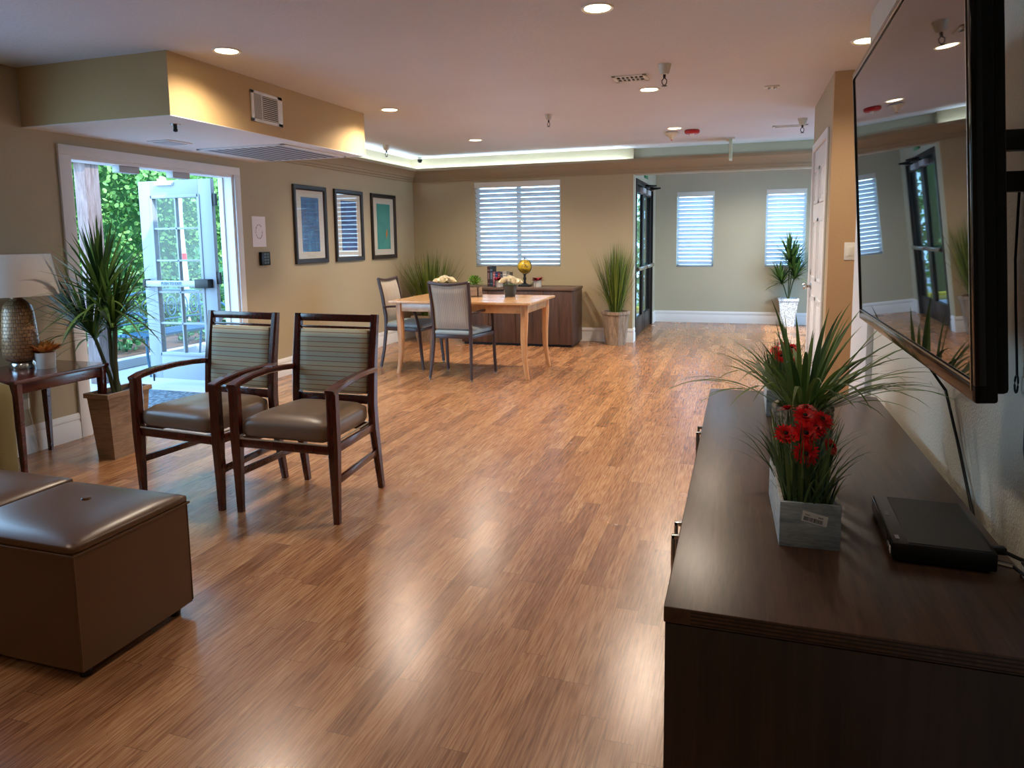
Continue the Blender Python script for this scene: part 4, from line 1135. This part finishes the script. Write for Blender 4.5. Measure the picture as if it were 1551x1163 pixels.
# end panel slightly proud, floor to top
MB().bb(-hw + .003, hw - .003, -hl + .0015, -hl + .02, .0, TZ - .034, .001).build('end_panel', M['walnut_z'], cz)
dw_ = 2 * hl / 4
for k in range(4):
    y0 = -hl + .022 + k * (2 * hl - .026) / 4; y1 = y0 + (2 * hl - .026) / 4 - .004
    d = MB().bb(-hw + .003, -hw + .021, y0, y1, .06, TZ - .040, .001).build('door', M['walnut_z'], cz)
    yh = (y1 - .042) if k % 2 == 0 else (y0 + .042)
    m = MB(); m.bb(-hw - .030, -hw - .021, yh - .006, yh + .006, .44, .60, .0015)
    m.bb(-hw - .030, -hw + .004, yh - .006, yh + .006, .590, .60, .001); m.bb(-hw - .030, -hw + .004, yh - .006, yh + .006, .44, .45, .001)
    m.build('handle', M['chrome'], d)

# flower boxes on the cabinet
def gerbera(parent, c, r, tilt=(0, -.5, .8), mat='red_petal'):
    n = Vector(tilt).normalized(); a = n.cross(Vector((0, 0, 1)));
    if a.length < .05: a = Vector((1, 0, 0))
    a.normalize(); b = n.cross(a); m = MB(); c = Vector(c)
    for ring, (cnt, lr, lift) in enumerate(((20, 1.0, .22), (16, .78, .5), (12, .5, .9))):
        for q in range(cnt):
            th = 2 * PI * q / cnt + ring * .2 + random.uniform(-.06, .06)
            d = (a * math.cos(th) + b * math.sin(th)) + n * lift
            sd = d.cross(n).normalized()
            m.blade(c + n * .002 * ring, d, r * lr * random.uniform(.9, 1.08), r * .34, .45, 4, random.uniform(.25, 1) * (1 - .15 * ring), side=sd, base=.55)
    f = m.build('flower', M[mat], parent)
    MB().lathe([(0, -.004), (r * .2, -.002), (r * .2, .004), (r * .1, .008), (0, .009)][::1], 14, Mx=Matrix.Translation(c + n * .004) @ n.to_track_quat('Z', 'Y').to_matrix().to_4x4()).build('flower_centre', M['flower_eye'], f)
    MB().tube([c - n * .003, c - n * .03 - Vector((0, 0, .03)), Vector((c.x * .7, c.y * .8, .09))], .0018, 6).build('stem', M['stem'], parent)
def flower_box(label, loc, length, flowers, seed, height=(.10, .22)):
    random.seed(seed)
    t = thing('flower_box', label, 'planter', loc, 0, 'washed wood boxes of red flowers')
    w = .064; L = length / 2; H = .104; th_ = .009
    MB().bb(-w, w, -L, -L + th_, 0, H, .0012).build('end_board', M['box_grey'], t)
    MB().bb(-w, w, L - th_, L, 0, H, .0012).build('end_board', M['box_grey'], t)
    MB().bb(-w, -w + th_, -L + th_, L - th_, 0, H, .0012).build('side_board', M['box_white'], t)
    MB().bb(w - th_, w, -L + th_, L - th_, 0, H, .0012).build('side_board', M['box_white'], t)
    MB().bb(-w + th_, w - th_, -L + th_, L - th_, .004, .075).build('soil', M['soil'], t, smooth=False)
    m = MB()
    for i in range(int(300 * length / .34)):
        y = random.uniform(-L + .016, L - .02); x = random.uniform(-w + .016, w - .016)
        a = random.uniform(-PI, PI); q = random.random() ** 1.1
        d = Vector((math.cos(a) * .55 * q + x * 3.0, math.sin(a) * .45 * q + (y / L) * .25, 1))
        m.blade((x, y, .07), d, random.uniform(*height), random.uniform(.004, .0075), .25 + 1.0 * q, 7, random.random())
    m.build('grass_foliage', M['grass_grey'], t)
    for c, r, tl in flowers: gerbera(t, c, r, tl)
    return t
fl = [((-.045, -.055, .228), .030, (-.1, -.7, .7)), ((-.005, -.075, .238), .034, (.1, -.8, .6)), ((-.008, -.12, .205), .031, (0, -1, .25)), ((.0, -.01, .262), .032, (0, -.5, .85)), ((.038, -.005, .255), .030, (.3, -.5, .8)),
      ((.02, -.05, .245), .027, (.3, -.6, .7)), ((.045, -.09, .215), .024, (.7, -.5, .5)), ((.01, .06, .265), .028, (0, 0, 1)), ((-.03, .09, .255), .028, (-.2, .2, 1)), ((.05, .03, .235), .024, (.6, .2, .7))]
fb = flower_box('grey washed wood box of red gerberas with a barcode sticker, nearest the camera', (.152, 1.822, TZ), .34, fl, 11)
fb.rotation_euler.z = R(1.8)
# barcode sticker
stk = MB().add([(-.0185, -.1706, .064), (.0345, -.1706, .053), (.0375, -.1706, .077), (-.0155, -.1706, .0885)], [(0, 1, 2, 3)]).build('sticker', plain('sticker_paper', (228, 230, 230), .5), fb, smooth=False)
m = MB(); ux = Vector((.049, 0, -.0105)).normalized(); uz = Vector((.0105, 0, .049)).normalized(); o0 = Vector((-.0145, -.1709, .0662)); x_ = 0
random.seed(5)
while x_ < .040:
    w_ = random.choice((.0006, .0009, .0014)); 
    p = o0 + ux * x_
    m.add([p, p + ux * w_, p + ux * w_ + uz * .0095, p + uz * .0095], [(0, 1, 2, 3)]); x_ += w_ + random.choice((.0006, .0009, .0012))
for k in range(5):
    p = o0 + ux * (.001 + k * .0022) + uz * .013; m.add([p, p + ux * .0014, p + ux * .0014 + uz * .002, p + uz * .002], [(0, 1, 2, 3)])
for k in range(3):
    p = o0 + ux * (.030 + k * .0035) + uz * .0125; m.add([p, p + ux * .002, p + ux * .002 + uz * .003, p + uz * .003], [(0, 1, 2, 3)])
m.build('barcode', M['black_plastic'], stk, smooth=False)
fl2 = [((-.01, -.09, .225), .030, (-.1, -.8, .6)), ((.03, -.05, .25), .028, (0, -.6, .8)), ((-.03, 0, .235), .026, (-.4, -.4, .8)), ((.035, -.12, .205), .024, (.4, -.8, .3)), ((0, .06, .25), .026, (0, 0, 1))]
flower_box('washed wood box of red flowers hidden behind the spiky grass, far end of the cabinet', (.165, 3.05, TZ), .34, fl2, 12)

def rope_mat():
    t = NT('jute_rope'); v = t.coords((1, 1, 1)); f = t.noise(v, 60, 3, .6, .5)
    t.bsdf(t.ramp(f, [(.35, lin((104, 88, 70))), (.65, lin((176, 158, 132)))]), .9, bump=f, bstr=.7, bdist=.004); return t.m
random.seed(21)
rg = thing('potted_grass', 'dark spiky grass in a rope-wrapped pot on the media cabinet', 'potted plant', (.188, 2.325, TZ))
prof = [(0, 0), (.074, 0)]
for k in range(11):
    for a in (-60, -20, 20, 60): prof.append((.078 + .007 * math.cos(R(a)) + .0006 * k, .0085 + k * .0162 + .008 * math.sin(R(a))))
prof += [(.072, .178), (.070, .150), (0, .148)]
MB().lathe(prof, 40).build('rope_pot', rope_mat(), rg, sharp=60)
MB().lathe([(0, .15), (.071, .15), (.071, .152), (0, .156)][::1], 24).build('soil', M['soil'], rg)
m = MB()
for i in range(88):
    a = random.uniform(0, 2 * PI); q = random.random() ** .5; rr = .045 * math.sqrt(random.random())
    d = Vector((math.cos(a) * 1.75 * q, math.sin(a) * 1.2 * q, 1.0))
    m.blade((rr * math.cos(a), rr * math.sin(a), .15), d, random.uniform(.27, .46) * (.82 + .32 * q), random.uniform(.011, .017), .35 + 1.0 * q, 9, random.random(), base=.85)
m.v = [(min(x, .385) if z + TZ < 1.05 else min(x, .10 if False else .385), y, z) for x, y, z in m.v]
m.v = [(x, y, max(z, .006)) for x, y, z in m.v]
m.build('foliage', M['grass_dark'], rg)

# ------------------------------------------------------------------ cable box with its leads
sb = thing('cable_box', 'black flat cable box on the media cabinet below the television', 'set-top box', (.421, 1.775, TZ), R(-1.5))
MB().bb(-.097, .097, -.150, .150, .006, .045, .004).build('case', M['black_plastic'], sb)
def perf_mat():
    t = NT('perforated_black'); v = t.coords((1, 1, 1), rot=(0, 0, R(45)))
    vo = t.n('ShaderNodeTexVoronoi', feature='F1'); vo.inputs['Scale'].default_value = 170; vo.inputs['Randomness'].default_value = 0; t.link(v, vo.inputs['Vector'])
    c = t.ramp(vo.outputs['Distance'], [(.3, lin((4, 4, 5))), (.42, lin((17, 16, 17)))])
    t.bsdf(c, .5); return t.m
MB().bb(-.066, .088, -.142, .142, .0445, .0462, .0006).build('vent_panel', perf_mat(), sb, smooth=False)
MB().bb(-.0985, -.096, -.146, .146, .010, .040, .001).build('front_glass', plain('glossy_black_front', (8, 8, 10), .08), sb)
for xx in (-.08, .08):
    for yy in (-.13, .13): MB().lathe([(0, 0), (.009, 0), (.009, .007), (0, .007)], 12, c=(xx, yy, 0)).build('foot', M['black_plastic'], sb)
m = MB(); m.bb(-.0992, -.0984, -.136, -.128, .014, .030); m.bb(-.0992, -.0984, -.124, -.121, .016, .028); m.build('front_marks', M['white_plastic'], sb, smooth=False)
m = MB(); m.bb(-.088, -.080, -.125, -.105, .0452, .0458); m.build('printed_mark', plain('grey_print', (130, 130, 132), .6), sb, smooth=False)
MB().bb(-.088, -.080, .01, .04, .0452, .0458).build('top_button', plain('top_button', (4, 4, 5), .3), sb, smooth=False)
hc = thing('video_cable', 'black video cable with a white-striped tag behind the cable box', 'cable', (.52, 1.62, TZ))
MB().tube([(.0, .055, .035), (.02, .045, .034), (.045, .02, .03), (.055, -.04, .03), (.06, -.16, .028)], .0042, 8).build('cord', M['black_plastic'], hc)
MB().bb(-.004, .022, .044, .064, .027, .043, .003).build('plug', M['black_plastic'], hc)
tg_ = MB().bb(.036, .039, -.018, .012, .0, .034, .0005).build('tag', M['black_plastic'], hc, smooth=False)
m = MB()
for k in range(4): m.bb(.0352, .036, -.014 + k * .0065, -.011 + k * .0065, .006, .028)
m.build('tag_print', M['white_plastic'], tg_, smooth=False)
cx = thing('coaxial_cable', 'black coaxial cable with a silver plug behind the cable box', 'cable', (.515, 1.655, TZ))
MB().tube([(.028, -.02, .018), (.045, -.05, .012), (.05, -.1, .008), (.052, -.2, .008)], .0036, 8).build('cord', M['black_plastic'], cx)
MB().tube([(.0, -.012, .02), (.028, -.02, .018)], .006, 10).build('plug', M['chrome'], cx)

# ------------------------------------------------------------------ television on its arm
tn = Vector((-.99771, .0142, -.06618)); te = Vector((.01465, .99987, -.00627)); tu = Vector((-.06608, .00723, .99779))
tc_ = Vector((.33134, 2.24850, 1.11985)); TW = 1.1467; TH = .688
cen = tc_ - te * TW / 2 + tu * TH / 2
tv = thing('wall_television', 'large black flat television tilted down over the media cabinet', 'television', (0, 0, 0))
Mw = Matrix(((te.x, tu.x, tn.x, cen.x), (te.y, tu.y, tn.y, cen.y), (te.z, tu.z, tn.z, cen.z), (0, 0, 0, 1)))   # local x along, y up, z toward room
# keep a right-handed frame: along = -te
Mw = Matrix(((-te.x, tu.x, tn.x, cen.x), (-te.y, tu.y, tn.y, cen.y), (-te.z, tu.z, tn.z, cen.z), (0, 0, 0, 1)))
tv.matrix_world = Mw
b = .016; w = TW / 2; h = TH / 2
def tv_screen():
    t = NT('television_screen')
    d = t.n('ShaderNodeBsdfDiffuse'); d.inputs[0].default_value = (.004, .004, .005, 1)
    g2 = t.n('ShaderNodeBsdfGlossy'); g2.inputs['Roughness'].default_value = .02; g2.inputs[0].default_value = (.93, .93, .95, 1)
    fr = t.n('ShaderNodeFresnel'); fr.inputs[0].default_value = 1.65
    fac = t.math('ADD', t.math('MULTIPLY', fr.outputs[0], .75), .12)
    mx = t.n('ShaderNodeMixShader'); t.link(fac, mx.inputs[0]); t.link(d.outputs[0], mx.inputs[1]); t.link(g2.outputs[0], mx.inputs[2]); t.link(mx.outputs[0], t.out.inputs[0]); return t.m
M['tv_black'] = plain('matte_tv_black', (9, 10, 13), .55, spec=.2)
M['gloss_black'] = plain('piano_black', (6, 8, 12), .10, noise=.0, spec=.35)
m = MB(); m.bb(-w, w, -h, h, -.022, -.004, .004)
m.build('panel_back', M['tv_black'], tv)
m = MB(); m.bb(-w, -w + b, -h, h, -.010, .006, .003); m.bb(w - b, w, -h, h, -.010, .006, .003); m.bb(-w, w, h - b, h, -.010, .006, .003); m.bb(-w, w, -h, -h + b + .012, -.010, .006, .003)
m.build('bezel', M['gloss_black'], tv)
m = MB(); e = .0015; q0 = b - .001
m.bb(-w + q0, w - q0, h - b - e, h - b + e, .0055, .0072); m.bb(-w + q0, w - q0, -h + b + .011, -h + b + .013, .0055, .0072); m.bb(-w + b - e, -w + b + e, -h + b, h - b, .0055, .0072); m.bb(w - b - e, w - b + e, -h + b, h - b, .0055, .0072)
m.build('bezel_trim', M['chrome'], tv, smooth=False)
MB().bb(-w + b, w - b, -h + b + .012, h - b, -.003, .0035).build('screen', tv_screen(), tv, smooth=False)
MB().bb(-w + .006, w - .003, -h + .012, h - .02, -.036, -.018, .006).build('rear_housing', M['tv_black'], tv)
mt = thing('wall_mount', 'black swing-arm wall bracket behind the television', 'bracket', (XR, 1.66, 1.50))
MB().bb(-.02, 0, -.10, .10, -.16, .16, .003).build('wall_plate', M['black_metal'], mt)
m = MB(); m.bb(-.19, -.02, -.02, .02, .02, .06, .003); m.bb(-.19, -.02, -.02, .02, -.06, -.02, .003); m.build('arm', M['black_metal'], mt)
m = MB(); m.bb(-.20, -.17, -.14, .14, -.02, .02, .003); m.bb(-.20, -.175, -.15, -.12, -.14, .14, .002); m.bb(-.20, -.175, .12, .15, -.14, .14, .002); m.build('head_plate', M['black_metal'], mt)
tagc = lambda pts, r, name, lab, cat='cable': tag(MB().tube(pts, r, 8).build(name, M['black_plastic']), lab, cat)
tagc([(.40, 2.36, 1.15), (.50, 2.37, 1.02), (.580, 2.35, .90), (.590, 2.22, .76), (.588, 2.05, .62), (.588, 2.0, .50)], .0042, 'power_cable', 'black cable slanting from below the television to behind the cabinet')
tagc([(.585, 1.88, 1.46), (.585, 1.875, 1.3), (.587, 1.86, 1.2), (.587, 1.835, 1.1), (.587, 1.822, 1.045)], .0028, 'pull_cord', 'thin black cord with a small loop hanging behind the television', 'cord')
tagc([(.587 , 1.822 + .010 * math.sin(2 * PI * k / 14), 1.025 + .020 * math.cos(2 * PI * k / 14)) for k in range(15)], .0022, 'cord_loop', 'small black loop at the end of the thin cord behind the television', 'cord')
tagc([(.57, 1.70, 1.46), (.585, 1.79, 1.33), (.585, 1.77, 1.15), (.585, 1.745, 1.02), (.585, 1.735, .90), (.583, 1.69, .82), (.58, 1.60, .76)], .0055, 'power_cable', 'thick black cable looping down the wall behind the television')

# ------------------------------------------------------------------ patio outside the french door
def leaf_cloud(m, n, pos, size, up=.3):
    for i in range(n):
        p = pos(); s_ = random.uniform(*size)
        d = Vector((random.uniform(-1, 1), random.uniform(-1, 1), random.uniform(-1, 1) + up)).normalized()
        sd = d.cross(Vector((random.uniform(-1, 1), random.uniform(-1, 1), random.uniform(-1, 1)))).normalized()
        p = Vector(p); a = p + d * s_
        m.add([p, p + d * s_ * .35 + sd * s_ * .36, p + d * s_ * .75 + sd * s_ * .26, a, p + d * s_ * .75 - sd * s_ * .26, p + d * s_ * .35 - sd * s_ * .36], [(0, 1, 2, 3, 4, 5)], random.random())
random.seed(31)
struct(MB().bb(-16, A - T, -2, 16, -.07, -.015).build('ground', M['concrete'], smooth=False))
struct(MB().bb(A - T, 6, C + T, 22, -.07, -.015).bb(A - T, XD - .12, B + T, C + T, -.07, -.015).build('ground_rear', M['concrete'], smooth=False))
def hedge(label, x0, x1, y0, y1, z1, n, size, mat='ivy', back=None):
    t = thing('ivy_hedge', label, 'hedge', ((x0 + x1) / 2, (y0 + y1) / 2, -.015))
    hx, hy = (x1 - x0) / 2, (y1 - y0) / 2
    MB().bb(-hx * .4, hx * .4, -hy * .99, hy * .99, 0, z1 * .97).build('inner_growth', plain('hedge_core', (34, 74, 26), .95, noise=.4), t, smooth=False)
    m = MB()
    leaf_cloud(m, n, lambda: (random.uniform(-hx, hx), random.uniform(-hy, hy), random.uniform(0, z1)), size)
    m.build('foliage', M[mat], t)
hedge('tall sunlit ivy hedge beyond the patio door', -9.1, -8.5, 6.2, 11.4, 3.7, 24000, (.045, .088))
hedge('green hedge outside the glass exit doors', -3.0, -1.62, 13.6, 14.1, 3.4, 2600, (.07, .13))
struct(MB().bb(-8.5, -6.6, 5.6, 13.5, -.015, .05, .01).build('planting_bed', M['mulch'], smooth=False))
struct(MB().bb(-6.6, -6.48, 5.6, 13.5, -.015, .09, .01).build('bed_kerb', M['concrete'], smooth=False))
def shrub(label, x, y, r, h, n, pink=0):
    t = thing('patio_shrub', label, 'shrub', (x, y, .05))
    MB().tube([(0, 0, -.02), (.02, 0, h * .5)], .02, 6).build('stem', M['stem'], t)
    m = MB()
    def pos():
        a = random.uniform(0, 2 * PI); q = random.random() ** .5; z = random.uniform(.05, 1)
        rr = r * q * math.sin(PI * min(1, z * .8 + .15)) ** .6
        return (rr * math.cos(a), rr * math.sin(a), z * h)
    leaf_cloud(m, n, pos, (.05, .10)); m.build('foliage', M['shrub'], t)
    if pink:
        m = MB()
        for i in range(pink):
            p = pos(); petal_ball(m, (p[0], p[1], max(p[2], h * .5)), .05, 10, .03)
        m.build('flower', M['pink_petal'], t)
shrub('low leafy shrub in the bed right of the wooden post', -7.2, 6.7, .42, .52, 420)
shrub('pink flowered shrub seen through the lower door panes', -6.9, 7.7, .38, .5, 380, 9)
shrub('round green bush seen through the middle door panes', -7.7, 8.6, .55, 1.25, 900)
shrub('small shrub at the far end of the patio bed', -7.4, 9.6, .5, .9, 600)
tr = thing('young_tree', 'slender pale-trunked young tree behind the open door glass', 'tree', (-7.55, 8.15, .03))
MB().tube([(0, 0, 0), (.02, 0, .8), (-.03, .02, 1.6), (.02, 0, 2.4), (.0, 0, 3.1)], [.045, .04, .034, .026, .015], 10).build('trunk', plain('pale_bark', (214, 206, 196), .8, noise=.12, nscale=15), tr)
m = MB(); leaf_cloud(m, 1300, lambda: (max(-.7, min(.7, random.gauss(0, .4))), max(-.8, min(.8, random.gauss(0, .45))), random.uniform(2.1, 3.9)), (.06, .12)); m.build('foliage', M['ivy'], tr)
MB().lathe([(.047, 0), (.049, .0), (.049, .09), (.047, .09)], 12, c=(-.0, 0.0, 1.1)).build('trunk_band', M['red_plastic'], tr)
ps = thing('pergola_post', 'weathered square wooden pergola post just outside the patio door', 'post', (-6.06, 5.36, -.015))
MB().bb(-.075, .075, -.075, .075, 0, 2.36, .006).build('post', wood('weathered_post', (88, 66, 60), (140, 122, 120), (2, 2, .25), 8, .85), ps)
m = MB(); m.bb(-.12, .12, -.12, .12, 2.16, 2.36, .01); m.build('bracket', wood('redwood_bracket', (96, 52, 34), (150, 92, 62), (2, 2, .4), 9, .8), ps)
MB().bb(-.08, .08, -1.2, 2.6, 2.36, 2.52, .006).build('beam', wood('redwood_beam', (110, 66, 48), (160, 108, 82), (2, .3, 2), 9, .8), ps)
bn = thing('garden_bench', 'ornate blue-black iron garden bench outside the patio door', 'bench', (-6.25, 6.35, -.015))
m = MB()
for k in range(6): m.bb(.0 + k * .07, .05 + k * .07, -.62, .62, .40, .425, .003)
m.build('seat', plain('blue_iron', (40, 84, 110), .45), bn)
m = MB(); m.tube([(-.02, -.62, .80), (-.03, -.3, .84), (-.03, 0, .86), (-.03, .3, .84), (-.02, .62, .80)], .014, 8); m.tube([(-.0, -.62, .52), (0, .62, .52)], .010, 8)
for k in range(7):
    y = -.53 + k * .177
    m.tube([(-.015, y + .07 * math.cos(a_), .66 + .11 * math.sin(a_)) for a_ in [2 * PI * q / 16 for q in range(17)]], .008, 6)
    m.tube([(-.015, y + .035 * math.cos(a_), .66 + .05 * math.sin(a_)) for a_ in [2 * PI * q / 10 for q in range(11)]], .006, 6)
m.build('backrest', bpy.data.materials['blue_iron'], bn)
for s in (-1, 1):
    m = MB(); m.tube([(-.02, s * .62, .80), (-.0, s * .62, .40), (-.06, s * .62, 0)], .014, 8); m.tube([(.40, s * .62, .40), (.40, s * .62, .2), (.43, s * .62, 0)], .014, 8)
    m.tube([(.0, s * .62, .64), (.15, s * .62, .67), (.32, s * .62, .66), (.41, s * .62, .60), (.40, s * .62, .52), (.34, s * .62, .50)], .014, 8)
    m.build('side_frame', bpy.data.materials['blue_iron'], bn)
mm = thing('door_mat', 'blue-grey ribbed mat outside the open french door', 'mat', (-4.98, 4.62, -.015))
def mat_mat():
    t = NT('blue_grey_ribbed_mat'); v = t.coords((1, .45, 1)); vo = t.n('ShaderNodeTexVoronoi', feature='F1'); vo.inputs['Scale'].default_value = 38; vo.inputs['Randomness'].default_value = .5; t.link(v, vo.inputs['Vector'])
    t.bsdf(t.ramp(vo.outputs['Distance'], [(.2, lin((112, 130, 140))), (.5, lin((52, 66, 78)))]), .85, bump=vo.outputs['Distance'], bstr=.4); return t.m
MB().bb(-.36, .36, -.56, .56, 0, .012, .004).build('pile', mat_mat(), mm)
m = MB(); m.bb(-.38, .38, -.58, -.56, 0, .008, .002); m.bb(-.38, .38, .56, .58, 0, .008, .002); m.bb(-.38, -.36, -.58, .58, 0, .008, .002); m.bb(.36, .38, -.58, .58, 0, .008, .002)
m.build('border', M['black_plastic'], mm)
tag(MB().bb(-3.2, -1.3, 12.9, 13.05, -.015, .10, .01).build('yellow_kerb', plain('yellow_kerb_paint', (214, 186, 40), .6)), 'yellow painted kerb outside the glass exit doors', 'kerb')

# ------------------------------------------------------------------ light
world = bpy.data.worlds.new('sky'); scene.world = world; world.use_nodes = True
nt_ = world.node_tree; nt_.nodes.clear()
wo = nt_.nodes.new('ShaderNodeOutputWorld'); bg = nt_.nodes.new('ShaderNodeBackground')
tcw = nt_.nodes.new('ShaderNodeTexCoord'); spw = nt_.nodes.new('ShaderNodeSeparateXYZ'); rw = nt_.nodes.new('ShaderNodeValToRGB')
nt_.links.new(tcw.outputs['Generated'], spw.inputs[0]); nt_.links.new(spw.outputs[2], rw.inputs[0])
rw.color_ramp.elements[0].position = 0.0; rw.color_ramp.elements[0].color = (.42, .73, 1.0, 1)
rw.color_ramp.elements[1].position = .7; rw.color_ramp.elements[1].color = (.30, .58, 1.0, 1)
nt_.links.new(rw.outputs[0], bg.inputs[0]); bg.inputs[1].default_value = 5.0
nt_.links.new(bg.outputs[0], wo.inputs[0])
sun = bpy.data.lights.new('sun', 'SUN'); sun.energy = 3.6; sun.color = (1, .95, .85); sun.angle = R(1)
so_ = bpy.data.objects.new('sun', sun); col.objects.link(so_); so_.rotation_euler = Vector((.75, -.45, 1.0)).to_track_quat('Z', 'Y').to_euler()
def portal(c, sx, sy, direction):
    L = bpy.data.lights.new('sky_portal', 'AREA'); L.shape = 'RECTANGLE'; L.size = sx; L.size_y = sy; L.cycles.is_portal = True
    o = bpy.data.objects.new('sky_portal', L); col.objects.link(o); o.location = c; o.rotation_euler = Vector(direction).to_track_quat('-Z', 'Z').to_euler()
portal((A - T - .02, 4.625, .98), 1.66, 1.96, (1, 0, 0))
portal((XE + T + .02, 9.25, 1.06), 3.3, 2.1, (-1, 0, 0))
portal((A - T - .02, 2.3, 1.42), 1.4, 1.35, (1, 0, 0))
portal((XD - .14, 10.33, 1.06), 1.8, 2.1, (1, 0, 0))
portal(((W1[0] + W1[1]) / 2, B + .15, 1.56), 1.2, 1.15, (0, -1, 0))
portal(((W2[0] + W2[1]) / 2, C + .15, 1.47), .57, 1.15, (0, -1, 0))
portal(((W3[0] + W3[1]) / 2, C + .15, 1.47), .57, 1.15, (0, -1, 0))

L = spot(0.1, 10.4, 90, (1.0, .93, .82))  # unseen lamp and fixture added to brighten the entry
dup(first, (0.1, 10.4, ZC), label='added round recessed ceiling light hidden inside the entry, behind the crown beam, to brighten it', group='recessed ceiling lights')

# ------------------------------------------------------------------ camera
yaw, pit, rol = R(18.0663), R(6.7175), R(0.739)
fw = Vector((-math.sin(yaw) * math.cos(pit), math.cos(yaw) * math.cos(pit), -math.sin(pit)))
r0 = Vector((math.cos(yaw), math.sin(yaw), 0)); u0 = r0.cross(fw)
rr_ = r0 * math.cos(rol) - u0 * math.sin(rol); uu_ = r0 * math.sin(rol) + u0 * math.cos(rol)
cam = bpy.data.cameras.new('camera'); co = bpy.data.objects.new('camera', cam); col.objects.link(co)
co.matrix_world = Matrix(((rr_.x, uu_.x, -fw.x, 0), (rr_.y, uu_.y, -fw.y, 0), (rr_.z, uu_.z, -fw.z, 1.36), (0, 0, 0, 1)))
cam.sensor_fit = 'HORIZONTAL'; cam.sensor_width = 36; cam.lens = 1071.99 / 1551 * 36
cam.shift_y = -93.067 / 1551
cam.clip_start = .05; cam.clip_end = 200
scene.camera = co
scene.view_settings.view_transform = 'Standard'
scene.view_settings.look = 'None'
scene.view_settings.exposure = 0.86
scene.cycles.max_bounces = 10; scene.cycles.diffuse_bounces = 5; scene.cycles.glossy_bounces = 5; scene.cycles.transparent_max_bounces = 12
scene.cycles.caustics_reflective = False; scene.cycles.caustics_refractive = False
scene.cycles.sample_clamp_indirect = 6.0
scene.cycles.use_denoising = True
